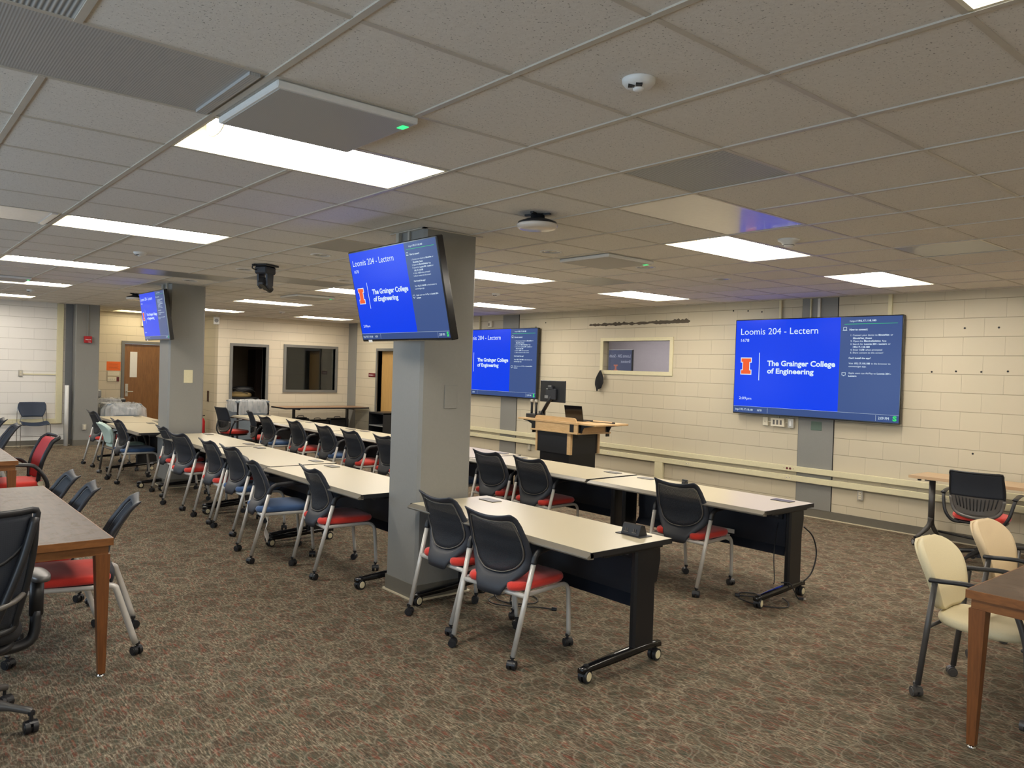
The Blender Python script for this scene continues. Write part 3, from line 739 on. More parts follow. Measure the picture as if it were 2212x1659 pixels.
M = MB(); M.prism(chamfered(-0.218, 0.218, -0.128, 0.30, 0.015), 0.0, 0.11, 'z'); M.build('base_trim', 'cove_base', t)
M = MB(); M.cyl((0, -0.121, 1.5), (0, -0.126, 1.5), 0.045, 0.045, 28); M.build('round_cover', 'grey_paint', t)
M = MB(); M.cyl((0.0, -0.132, 2.12), (0.0, -0.132, H-0.004), 0.010, 0.010, 10); M.build('conduit', 'grey_paint', t)
t = thing('fire_alarm_station', 'red wall fire alarm pull station on the grey back pillar', 'fire alarm', (2.28, 12.95, 2.06))
M = MB(); M.box(-0.068, 0.068, -0.05, 0.0, -0.065, 0.065, bev=0.006); M.box(-0.055, 0.055, -0.060, -0.049, -0.030, 0.035, bev=0.003); M.build('housing', 'fire_red', t)
M = MB(); put_text(M, [('PULL IN', True)], lambda x, y: (x, -0.0615, y), -0.045, 0.045, -0.012, 0.022); put_text(M, [('FIRE', True)], lambda x, y: (x, -0.0508, y), 0.0, 0.045, -0.054, 0.012); M.build('lettering', 'sign_white', t)
def outlet(label, loc, rz, mat='pale_metal', n=2, w=0.07, h=0.115, name='wall_outlet', cat='wall outlet'):
    """plate facing -Y when rz=0"""
    t = thing(name, label, cat, loc, rz)
    M = MB(); M.box(-w/2, w/2, -0.03, 0, -h/2, h/2, bev=0.004); M.build('cover_plate', mat, t)
    M = MB()
    for k in range(n):
        z = (k-(n-1)/2)*0.048; M.box(-0.016, 0.016, -0.034, -0.0295, z-0.017, z+0.017, bev=0.003)
    o = M.build('socket', 'ivory_plastic', t)
    M = MB()
    for k in range(n):
        z = (k-(n-1)/2)*0.048
        for s in (-1, 1): M.box(s*0.007-0.0016, s*0.007+0.0016, -0.0348, -0.0338, z-0.006, z+0.008)
    M.build('socket_slots', 'ink', o); return t
outlet('small double outlet low on the grey back pillar', (2.25, 12.95, 0.36), 0)
outlet('wall outlet on the pale back left wall above the blue chair', (1.21, BY, 1.38), 0)
t = thing('cable_duct', 'long cream cable duct framing the pale back left wall above the blue chair', 'cable duct', (1.85, BY, 0))
M = MB(); M.box(-0.055, 0.055, -0.045, 0, 0.42, H-0.003, bev=0.004); M.box(-5.2, -0.055, -0.045, 0, 0.42, 0.515, bev=0.004); M.build('duct', 'cream_paint', t)
M = MB(); M.box(-0.62, -0.055, -0.018, 0, 1.355, 1.375); M.build('thin_branch', 'cream_paint', t)
M = MB()
for x in (-0.78, -0.73): M.cyl((x, -0.048, 0.468), (x, -0.044, 0.468), 0.016, 0.016, 16)
M.build('duct_socket', 'ivory_plastic', t)
M = MB(); M.box(1.945, 2.065, BY-0.02, BY, 0.1, H); struct(M.build('trim_3', 'dark_grey_paint'))
t = thing('white_tube', 'tall white plastic tube standing against the back left wall by the grey pillar', 'tube', (1.955, 13.02, 0))
M = MB(); M.lathe([(0.037, 0.0), (0.037, 1.16), (0.031, 1.165), (0.0, 1.165)], n=24); M.build('tube', 'white_plastic', t)

# ---- corridor end: wooden door, notices
d = struct(bpy.data.objects.new('door_1', None)); COL.objects.link(d); d.location = (3.865, 14.9, 0)
M = MB(); M.box(-0.515, -0.455, -0.03, 0.06, 0, 2.11); M.box(0.455, 0.515, -0.03, 0.06, 0, 2.11); M.box(-0.455, 0.455, -0.03, 0.06, 2.05, 2.11); M.build('door_frame', 'frame_grey', d)
M = MB(); M.box(-0.452, 0.452, 0.012, 0.055, 0.008, 2.045); M.build('door_leaf', 'door_oak', d)
M = MB(); M.box(-0.335, -0.185, 0.004, 0.013, 1.30, 1.87, bev=0.003); M.build('vision_panel', 'white_paper', d, 'narrow upright window covered in white')
M = MB(); M.box(-0.425, -0.365, 0.004, 0.013, 0.87, 1.15, bev=0.002); M.cyl((-0.395, 0.006, 0.98), (-0.395, -0.05, 0.98), 0.011); M.box(-0.40, -0.27, -0.06, -0.045, 0.97, 0.99, bev=0.004); M.build('door_handle', 'pale_metal', d)
t = thing('paper_notice', 'orange paper notice on the wall left of the wooden corridor door', 'notice', (3.195, 14.9, 1.54))
M = MB(); M.box(-0.14, 0.14, -0.004, 0, -0.10, 0.10); M.build('sheet', 'orange_paper', t)
M = MB()
for k in range(5): M.box(-0.10, 0.10-0.02*(k % 2), -0.0048, -0.004, 0.05-k*0.025-0.003, 0.05-k*0.025)
M.build('printed_lines', 'dark_brown', t)
t = thing('wall_plate', 'ivory blank wall plate just under the orange notice', 'wall plate', (3.19, 14.9, 1.37)); M = MB(); M.box(-0.12, 0.12, -0.02, 0, -0.05, 0.05, bev=0.004); M.build('plate', 'ivory_plastic', t)
t = thing('light_switch', 'ivory light switch plate with a red end, lower one under the orange notice', 'light switch', (3.19, 14.9, 1.25))
M = MB(); M.box(-0.12, 0.12, -0.02, 0, -0.05, 0.05, bev=0.004); M.build('plate', 'ivory_plastic', t)
M = MB()
for k in range(4): M.box(-0.10+0.042*k, -0.09+0.042*k, -0.034, -0.019, -0.012, 0.012)
M.build('toggle', 'white_plastic', t)
M = MB(); M.box(0.065, 0.12, -0.0215, -0.019, -0.05, 0.05); M.build('red_plate', 'maroon', t)
t = thing('strobe_box', 'small white box high on the corridor wall behind the far television', 'alarm box', (3.80, 14.9, 2.55)); M = MB(); M.box(-0.06, 0.06, -0.06, 0, -0.09, 0.09, bev=0.006); M.build('case', 'ivory_plastic', t)
# ---- back wall: dark doorway, window
d = struct(bpy.data.objects.new('door_2', None)); COL.objects.link(d); d.location = (5.58, BY, 0)
M = MB(); M.box(-0.44, -0.38, -0.03, 0.19, 0, 2.13); M.box(0.38, 0.44, -0.03, 0.19, 0, 2.13); M.box(-0.38, 0.38, -0.03, 0.19, 2.07, 2.13); M.build('door_frame', 'frame_grey', d)
w0 = struct(bpy.data.objects.new('window_1', None)); COL.objects.link(w0); w0.location = (7.065, BY, 1.11)
M = MB(); M.box(-0.685, -0.625, -0.03, 0.10, -0.06, 1.05); M.box(0.625, 0.685, -0.03, 0.10, -0.06, 1.05); M.box(-0.625, 0.625, -0.03, 0.10, 0.99, 1.05); M.box(-0.625, 0.625, -0.03, 0.10, -0.06, 0.0); M.build('window_frame', 'frame_grey', w0)
M = MB(); M.box(-0.625, 0.625, 0.05, 0.058, 0.0, 0.99); M.build('pane', 'dark_glass', w0)
# things inside the unlit storage room
t = thing('wall_cabinet', 'tall dark cupboard seen through the back wall window', 'cupboard', (7.0, 15.6, 0)); M = MB(); M.box(-0.42, 0.42, -0.25, 0.25, 0, 2.05, bev=0.01); M.build('case', 'dark_brown', t); M = MB(); M.box(-0.40, -0.005, -0.262, -0.25, 0.05, 2.0); M.box(0.005, 0.40, -0.262, -0.25, 0.05, 2.0); M.build('door', 'dark_brown', t)
t = thing('storage_pile', 'beige folded cloth with black cables piled in the dark doorway', 'cloth pile', (5.55, 13.75, 0))
M = MB(); M.box(-0.40, 0.40, -0.22, 0.22, 0, 0.92, bev=0.01); M.build('dark_box', 'ink', t)
M = MB(); M.pad(-0.34, 0.30, -0.20, 0.20, 0.92, 1.01, e=2.6, crown=0.03); M.build('folded_cloth', 'beige_cloth', t)
M = MB(); M.pad(-0.10, 0.36, -0.12, 0.18, 1.03, 1.14, e=3, crown=0.02); M.tube([(-0.35, -0.2, 1.04), (-0.2, -0.22, 1.12), (0.0, -0.21, 1.05), (0.2, -0.2, 1.10), (0.33, -0.2, 1.03)], 0.008, 8); M.tube([(-0.3, -0.2, 1.0), (-0.1, -0.23, 1.06), (0.15, -0.2, 1.0)], 0.008, 8); M.build('cable_bundle', 'black_plastic', t)
t = thing('wall_alarm', 'white siren and strobe on the wall edge left of the dark doorway', 'alarm', (4.86, BY+0.1, 2.60))
M = MB(); M.box(-0.10, 0.02, -0.16, -0.10, -0.08, 0.08, bev=0.01); M.build('case', 'white_plastic', t)
M = MB(); M.cyl((-0.05, -0.161, 0.0), (-0.05, -0.170, 0.0), 0.042, 0.042, 24); M.cyl((-0.05, -0.169, 0.0), (-0.05, -0.174, 0.0), 0.022, 0.022, 20); M.build('siren_cone', 'panel_grey', t)
t = thing('door_slot_plate', 'narrow dark wall slot beside the corridor corner', 'wall plate', (4.88, 13.75, 0.93), -PI/2); M = MB(); M.box(-0.05, 0.05, -0.012, 0, -0.12, 0.12); M.build('plate', 'dark_brown', t)
M = MB(); M.box(WX-0.012, WX, 12.80, BY, 0.0, H-0.001); o = M.build('corner_strip', 'grey_paint'); tag(o, 'flat grey painted strip in the far right corner of the room', 'painted strip')
# ---- screen wall: door, window, painted piers
d = struct(bpy.data.objects.new('door_3', None)); COL.objects.link(d); d.location = (WX, (DOOR3[0]+DOOR3[1])/2, 0); h = (DOOR3[1]-DOOR3[0])/2
M = MB(); M.box(-0.03, 0.15, h, h+0.06, 0, 2.13); M.box(-0.03, 0.15, -h-0.06, -h, 0, 2.13); M.box(-0.03, 0.15, -h, h, 2.07, 2.13); M.build('door_frame', 'frame_grey', d)
M = MB(); M.box(0.10, 0.145, -h+0.002, h-0.002, 0.008, 2.068); M.build('door_leaf', 'pale_door', d)
M = MB(); M.cyl((0.10, -h+0.08, 1.0), (0.04, -h+0.08, 1.0), 0.012); M.box(0.03, 0.045, -h+0.07, -h+0.19, 0.99, 1.01); M.build('door_handle', 'pale_metal', d)
t = thing('room_sign', 'small dark door sign on the far wall beside the wooden door', 'sign', (WX, 12.04, 1.51), -PI/2)
M = MB(); M.box(-0.15, 0.15, -0.012, 0, -0.045, 0.045, bev=0.002); M.build('plate', 'maroon', t)
M = MB(); M.box(-0.13, 0.05, -0.0130, -0.012, -0.008, 0.004); M.prism([(0.09, -0.008), (0.12, -0.002), (0.09, 0.006)], -0.0130, -0.012, 'y'); M.build('lettering', 'sign_white', t)
w0 = struct(bpy.data.objects.new('window_2', None)); COL.objects.link(w0); w0.location = (WX, 4.03, 1.77)
M = MB(); y0, y1, z1 = -0.67, 0.67, 0.465
for a in ((y1, y1+0.06, -0.06, z1+0.05), (y0-0.06, y0, -0.06, z1+0.05), (y0, y1, z1, z1+0.05), (y0, y1, -0.06, 0.0)): M.box(-0.018, 0.12, *a)
M.build('window_frame', 'cream_paint', w0)
M = MB(); M.box(0.085, 0.091, y0, y1, 0, z1); M.build('pane', 'pane_glass', w0)
for (y0, y1, lab) in ((0.81, 1.27, 'flat grey painted pier behind the big wall screen'), (6.81, 7.26, 'flat grey painted pier behind the second wall screen')):
    t = thing('painted_pier', lab, 'pillar', (WX, (y0+y1)/2, 0)); a = (y1-y0)/2
    M = MB(); M.box(-0.012, -0.001, -a, a, 0.107, H-0.003); M.build('face', 'grey_paint', t)
    M = MB(); M.box(-0.004, 0.0, a, a+0.008, 0.105, H-0.001); M.box(-0.004, 0.0, -a-0.008, -a, 0.105, H-0.001); M.build('edge_gap', 'ink', t)
for (y, wd, z0, lab, mat) in ((1.57, 0.030, 2.49, 'cream conduit running up the wall left of the grey pier above the big screen', 'cream_paint'), (1.15, 0.016, 2.49, 'thin cream conduit on the grey pier above the big screen', 'cream_paint'), (1.04, 0.035, 2.49, 'wide pale cable cover on the grey pier above the big screen', 'pale_metal'),
                         (0.17, 0.045, 2.49, 'cream conduit above the right end of the big screen', 'cream_paint'), (7.95, 0.022, 2.40, 'thin cream conduit above the second wall screen', 'cream_paint')):
    M = MB(); M.box(WX-0.042, WX-0.011, y-wd/2, y+wd/2, z0, H-0.003, bev=0.003); tag(M.build('conduit', mat), lab, 'conduit')
# raceways
for (z0, z1, lab) in ((0.545, 0.615, 'upper of two long cream raceways along the screen wall'), (0.425, 0.497, 'lower of two long cream raceways along the screen wall')):
    t = thing('raceway', lab, 'raceway', (WX, 0, z0)); M = MB(); M.box(-0.055, -0.010, -5.4, 9.4, 0, z1-z0, bev=0.004); M.build('channel', 'cream_paint', t)
    M = MB(); hh = (z1-z0)/2
    for y in ((1.36,) if z0 > 0.5 else (7.9, 6.1, 4.46, 2.93, 1.36, -0.5, -2.2)):
        for s in (-1, 1): M.cyl((-0.058, y+s*0.022, hh), (-0.0545, y+s*0.022, hh), 0.015, 0.015, 16)
        for s in (-1, 1): M.cyl((-0.057, y+s*0.065, hh), (-0.0545, y+s*0.065, hh), 0.005, 0.005, 8)
    M.build('raceway_socket', 'maroon' if z0 > 0.5 else 'ivory_plastic', t)
    if z0 < 0.5:
        M = MB()
        for y in (7.9, 6.1, 4.46, 2.93, 1.36, -0.5, -2.2):
            for s in (-1, 1):
                for q in (-1, 1): M.box(-0.0592, -0.0578, y+s*0.022+q*0.005-0.0015, y+s*0.022+q*0.005+0.0015, hh-0.004, hh+0.006)
        M.build('socket_slots', 'ink', t)
        M = MB(); M.box(-0.055, -0.010, 3.39, 3.54, -z0+0.105, -0.001, bev=0.003); M.build('drop_section', 'cream_paint', t)
outlet('metal wall outlet under the raceways right of the grey pier', (WX, 0.44, 0.36), -PI/2)
outlet('metal wall outlet under the raceways left of the lectern', (WX, 6.41, 0.37), -PI/2)
outlet('small dark control box, leftmost of three under the big screen', (WX, 1.735, 1.155), -PI/2, 'ivory_plastic', 1, 0.075, 0.11, 'control_box', 'control box')
t = thing('connector_box', 'three-way connector box, middle one under the big screen', 'connector box', (WX, 1.55, 1.155), -PI/2)
M = MB(); M.box(-0.095, 0.095, -0.045, 0, -0.055, 0.055, bev=0.004); M.build('box', 'ivory_plastic', t)
M = MB()
for k in (-1, 0, 1): M.box(k*0.05-0.014, k*0.05+0.014, -0.048, -0.044, -0.03, 0.03, bev=0.002)
M.build('connector', 'plate_grey', t)
M = MB(); M.cyl((-0.15, -0.012, 0), (-0.095, -0.012, 0), 0.008); M.cyl((0.095, -0.012, 0), (0.15, -0.012, 0), 0.008); M.cyl((0.0, -0.012, 0.055), (0.0, -0.012, 0.13), 0.008); M.build('conduit_stub', 'ivory_plastic', t)
t = thing('rocker_switch', 'metal rocker switch box, rightmost of three under the big screen', 'switch', (WX, 1.365, 1.155), -PI/2)
M = MB(); M.box(-0.04, 0.04, -0.04, 0, -0.06, 0.06, bev=0.004); M.build('box', 'pale_metal', t); M = MB(); M.box(-0.016, 0.016, -0.047, -0.039, -0.035, 0.035, bev=0.003); M.build('rocker', 'white_plastic', t)
M = MB(); M.box(WX-0.016, WX-0.010, 0.96, 1.10, 1.09, 1.20, bev=0.002); tag(M.build('green_plate', 'sage_plate'), 'dull green square plate on the grey pier under the big screen', 'wall plate')
t = thing('wall_sensor', 'small ivory box on the wall above the second wall screen', 'wall box', (WX, 7.62, 2.58), -PI/2); M = MB(); M.box(-0.05, 0.05, -0.04, 0, -0.06, 0.06, bev=0.006); M.build('case', 'ivory_plastic', t); M = MB(); M.box(-0.035, -0.015, -0.043, -0.039, -0.03, 0.02); M.build('eye', 'ink', t)
# long plaster scar
random.seed(3); up = []; lo = []
for k in range(60):
    y = 5.04-2.02*k/59; th = 0.010+0.016*random.random()+(0.012 if k > 40 else 0); c = 2.498+0.012*k/59; up.append((y, c+th*(0.6+random.random())*(0.3 if k in (0, 59) else 1))); lo.append((y, c-th*(0.5+0.6*random.random())*(0.3 if k in (0, 59) else 1)))
M = MB(); M.prism(up+lo[::-1], WX-0.006, WX, 'x'); o = M.build('plaster_scar', 'crack'); tag(o, 'long ragged plaster scar high on the screen wall above the wall window', 'wall damage')
random.seed(5)
M = MB()
for (y, z) in [(6.1, 2.57), (6.35, 2.50), (1.97+0.1, 2.62), (1.86, 2.60), (2.3, 2.63), (-0.62, 2.33), (-0.95, 2.33), (-1.3, 2.33), (-0.3, 1.85), (-0.55, 1.86), (-0.8, 1.86), (-1.05, 1.87), (-1.5, 1.9), (-0.75, 0.98), (-1.2, 2.45)]:
    M.cyl((WX-0.003, y, z), (WX+0.001, y, z), 0.011, 0.011, 8)
o = M.build('screw_holes', 'ink'); tag(o, 'scattered old screw holes in the screen wall', 'wall damage'); o['kind'] = 'stuff'
# black cloth hanging from the window corner
t = thing('hanging_cloth', 'black cloth hanging from the lower left corner of the wall window', 'cloth', (WX-0.05, 4.70, 1.765))
def fn(u, v):
    wv = 0.012+0.085*math.sin(min(1, v*1.25)*PI*0.62)*(1-0.55*max(0, v-0.72)/0.28)
    return (-0.012+0.015*math.sin(u*4+v*5)*v, 0.03*v+u*wv, 0.0-0.31*v-0.03*u*v)
M = MB(); M.shell(fn, 16, 16, 0.004); M.build('cloth', 'black_cloth', t)
M = MB(); M.cyl((0.0, 0, 0.0), (0.05, 0, 0.0), 0.006); M.build('hook', 'pale_metal', t)

# ================================================================ FURNITURE
def caster(M, x, y, r=0.026, a=0.0, m=0, top=0.075, hub=None):
    R_ = Matrix.Translation((x, y, 0)) @ Matrix.Rotation(a, 4, 'Z')
    for s in (-1, 1):
        M.cyl((0, s*0.006, r), (0, s*0.026, r), r, r, 20, m, M=R_)
        M.cyl((0, s*0.026, r), (0, s*0.029, r), r*0.72, r*0.66, 16, hub if hub is not None else m, M=R_)
    pr = [(-r*0.9, r*1.0)]+[(r*1.06*math.cos(t), r+r*1.06*math.sin(t)) for t in [PI*0.95-PI*0.12*k for k in range(7)]]+[(r*0.35, r)]
    M.prism(pr, -0.010, 0.010, 'y', m, M=R_)
    M.cyl((r*0.25, 0, r*1.2), (r*0.25, 0, top), 0.008, 0.008, 10, m, M=R_)
    M.cyl((r*0.25, 0, top-0.012), (r*0.25, 0, top+0.004), 0.0145, 0.0145, 14, m, M=R_)

# ---- mesh backed stacking chair on casters; local +x forward, origin between the rear casters
OUT = [(0, .385), (.065, .385), (.096, .389), (.110, .418), (.136, .452), (.182, .492), (.226, .54), (.248, .59), (.250, .65), (.240, .72), (.226, .79), (.214, .838), (.203, .870), (.186, .882), (.15, .874), (.08, .862), (0, .857)]
INN = [(0, .508), (.05, .510), (.09, .517), (.13, .532), (.163, .552), (.188, .580), (.203, .612), (.211, .65), (.209, .69), (.202, .74), (.193, .78), (.185, .812), (.176, .828), (.162, .836), (.135, .834), (.08, .827), (0, .823)]
PROF = [(.385, .044), (.43, .054), (.50, .092), (.54, .106), (.60, .110), (.70, .082), (.80, .045), (.85, .020), (.885, -.018)]
LEAN = 0.0
def XB(y, z): return lerp_tab(PROF, z)+0.055*(y/0.25)**2-0.012-LEAN*(z-0.42)
seat_mats = {'red': 'red_fabric', 'blue': 'blue_fabric'}
def mesh_back(t, mesh='black_mesh'):
    o = smooth_outline(OUT); i = smooth_outline(INN)
    M = MB(); M.ring(o, i, XB, 0.026, 0, 4); M.build('back_frame', 'soft_black', t)
    M = MB(); M.ring([(y*1.0, z) for y, z in i], [(y*0.955, .65+(z-.65)*0.955) for y, z in i], lambda y, z: XB(y, z)-0.008, 0.010, 0, 3); M.build('inner_rim', 'plate_grey', t)
    M = MB(); M.fan(i, lambda y, z: XB(y, z)-0.004, 0, 6, 0.002); M.build('back_mesh', mesh, t)
def mesh_chair(kind, label, group, arms=True):
    t = thing('mesh_chair', label, 'chair', (0, 0, 0), 0, group)
    global LEAN
    LEAN = 0.0 if arms else 0.22
    mesh_back(t, 'black_mesh' if arms else 'striped_mesh')
    M = MB(); M.pad(0.034, 0.530, -0.240, 0.240, 0.422, 0.474, 0, 4.5, 0.012, 64, rear=0.96, notch=0.085); M.build('seat', seat_mats[kind], t)
    M = MB(); M.box(0.13, 0.49, -0.20, 0.20, 0.412, 0.424, bev=0.004); M.build('seat_base', 'black_plastic', t)
    for s in (-1, 1):
        M = MB()
        if arms: M.tube([(0.0, s*0.250, 0.070), (0.140, s*0.272, 0.620)], 0.0155, 14, sub=1)
        else: M.tube([(-0.085, s*0.262, 0.070), (0.010, s*0.252, 0.36), (0.030, s*0.250, 0.408), (0.075, s*0.246, 0.418)], 0.0175, 14, sub=4)
        M.build('rear_leg', 'silver_paint', t)
        M = MB(); M.tube([(0.10 if arms else 0.06, s*0.258, 0.414), (0.20, s*0.250, 0.412), (0.40, s*0.238, 0.412), (0.475, s*0.234, 0.404), (0.512, s*0.231, 0.368), (0.524, s*0.229, 0.30), (0.545, s*0.222, 0.072)], 0.0140, 12, sub=4); M.build('front_leg', 'silver_paint', t)
        if arms:
            M = MB(); M.tube([(0.132, s*0.271, 0.590), (0.145, s*0.273, 0.632), (0.178, s*0.276, 0.660), (0.235, s*0.278, 0.670), (0.40, s*0.278, 0.676), (0.455, s*0.276, 0.672)], [0.019, 0.018, 0.016, 0.013, 0.011, 0.009], 12, sub=4, rx=0.020); M.build('armrest', 'black_plastic', t)
    M = MB(); M.tube([(0.088, -0.262, 0.405), (0.088, 0.262, 0.405)], 0.015, 12, sub=1); M.build('rear_crossbar', 'silver_paint', t)
    k = 0
    for (x, y) in ((0.0, -0.25), (0.0, 0.25), (0.545, -0.222), (0.545, 0.222)):
        if not arms and x == 0.0: x = -0.085
        M = MB(); caster(M, x-0.006, y, 0.026, (0.4, 2.2, 1.2, -0.7)[k], 0, 0.074); k += 1; M.build('caster', 'black_plastic', t)
    return t
GC = 'black mesh backed chairs along the white tables'
chairs = [('red', 1.84, 0.366, -0.02, 'red seated mesh chair against the near pillar, left one at the nearest white table'),
          ('red', 1.762, -0.304, 0.12, 'nearest mesh chair with red seat, right one at the front white table'),
          ('red', 1.72, 2.04, -0.095, 'red seated mesh chair pulled out just left of the near pillar'),
          ('blue', 1.515, 2.79, -0.155, 'blue seated mesh chair with a crumpled paper tag hanging from its seat'),
          ('blue', 1.725, 3.89, 0.02, 'blue seated mesh chair just beyond the one with the paper tag'),
          ('red', 1.735, 4.57, 0.0, 'red seated mesh chair of the left row, second right of the far pillar'),
          ('red', 1.71, 5.49, 0.136, 'red seated mesh chair in the left row overlapping the far pillar base'),
          ('red', 1.815, 6.49, -0.03, 'red seated mesh chair right at the corner of the far pillar'),
          ('blue', 1.60, 7.84, 0.02, 'blue seated mesh chair left of the far pillar, next to the mint chair'),
          ('red', 1.69, 9.77, 0.06, 'furthest left mesh chair, beside the mint chair in front of the grey back pillar'),
          ('red', 3.89, -0.02, 0.05, 'lone red seated mesh chair at the right end of the second table row'),
          ('red', 3.88, 1.77, 0.03, 'red seated mesh chair behind the nearest table, directly in front of the lectern'),
          ('red', 3.87, 2.42, 0.03, 'red seated mesh chair just right of the near pillar'),
          ('blue', 3.85, 3.27, 0.0, 'blue seated mesh chair mostly hidden behind the right edge of the near pillar'),
          ('red', 3.80, 4.40, 0.0, 'mesh chair half hidden behind the left edge of the near pillar, far row'),
          ('red', 3.77, 5.20, 0.0, 'red seated mesh chair in the far row, nearest one left of the near pillar'),
          ('blue', 3.83, 6.08, 0.0, 'blue seated mesh chair in the far row between two red seated ones'),
          ('red', 3.82, 7.02, 0.0, 'red seated mesh chair in the far row below the back wall table'),
          ('blue', 3.78, 8.02, 0.0, 'blue seated mesh chair in the far row nearest the slatted back chairs')]
proto = {}
for (k, x, y, a, lab) in chairs:
    if k not in proto:
        proto[k] = mesh_chair(k, lab, GC); proto[k].location = (x, y, 0); proto[k].rotation_euler.z = a
    else: dup(proto[k], (x, y, 0), a, lab)
GL = 'armless striped mesh chairs at the brown tables'
al = mesh_chair('red', 'armless mesh chair with red seat pushed under the corner of the near brown table', GL, False)
al.location = (0.115, 1.16, 0); al.rotation_euler.z = PI-0.22
dup(al, (0.02, 1.80, 0), PI-0.12, 'armless mesh chair at the near brown table, middle one of its right side')
dup(al, (0.015, 2.42, 0), PI-0.05, 'armless mesh chair at the near brown table, furthest one of its right side')
dup(al, (0.30, 7.2, 0), PI, 'armless mesh chair at the far brown table, in front at the left photo edge')
dup(al, (0.28, 8.2, 0), PI, 'armless mesh chair at the far brown table, cut by the left photo edge')
# paper tag
t = thing('paper_tag', 'crumpled white paper tag hanging under the blue chair seat', 'paper tag', (1.60, 2.53, 0.405), -0.2)
def fn(u, v): return (0.012*math.sin(v*9+u)+0.04*u*(0.35+0.65*v)*0.5, -0.012*v+0.04*u*(0.4+0.6*min(1, v*1.5)), -0.235*v-0.012*u*v)
M = MB(); M.shell(fn, 8, 14, 0.0015); M.build('sheet', 'white_paper', t)
M = MB(); M.tube([(0, 0, 0.0), (0.01, 0.0, 0.008), (0.0, 0, -0.01)], 0.002, 6); M.build('string', 'white_paper', t)

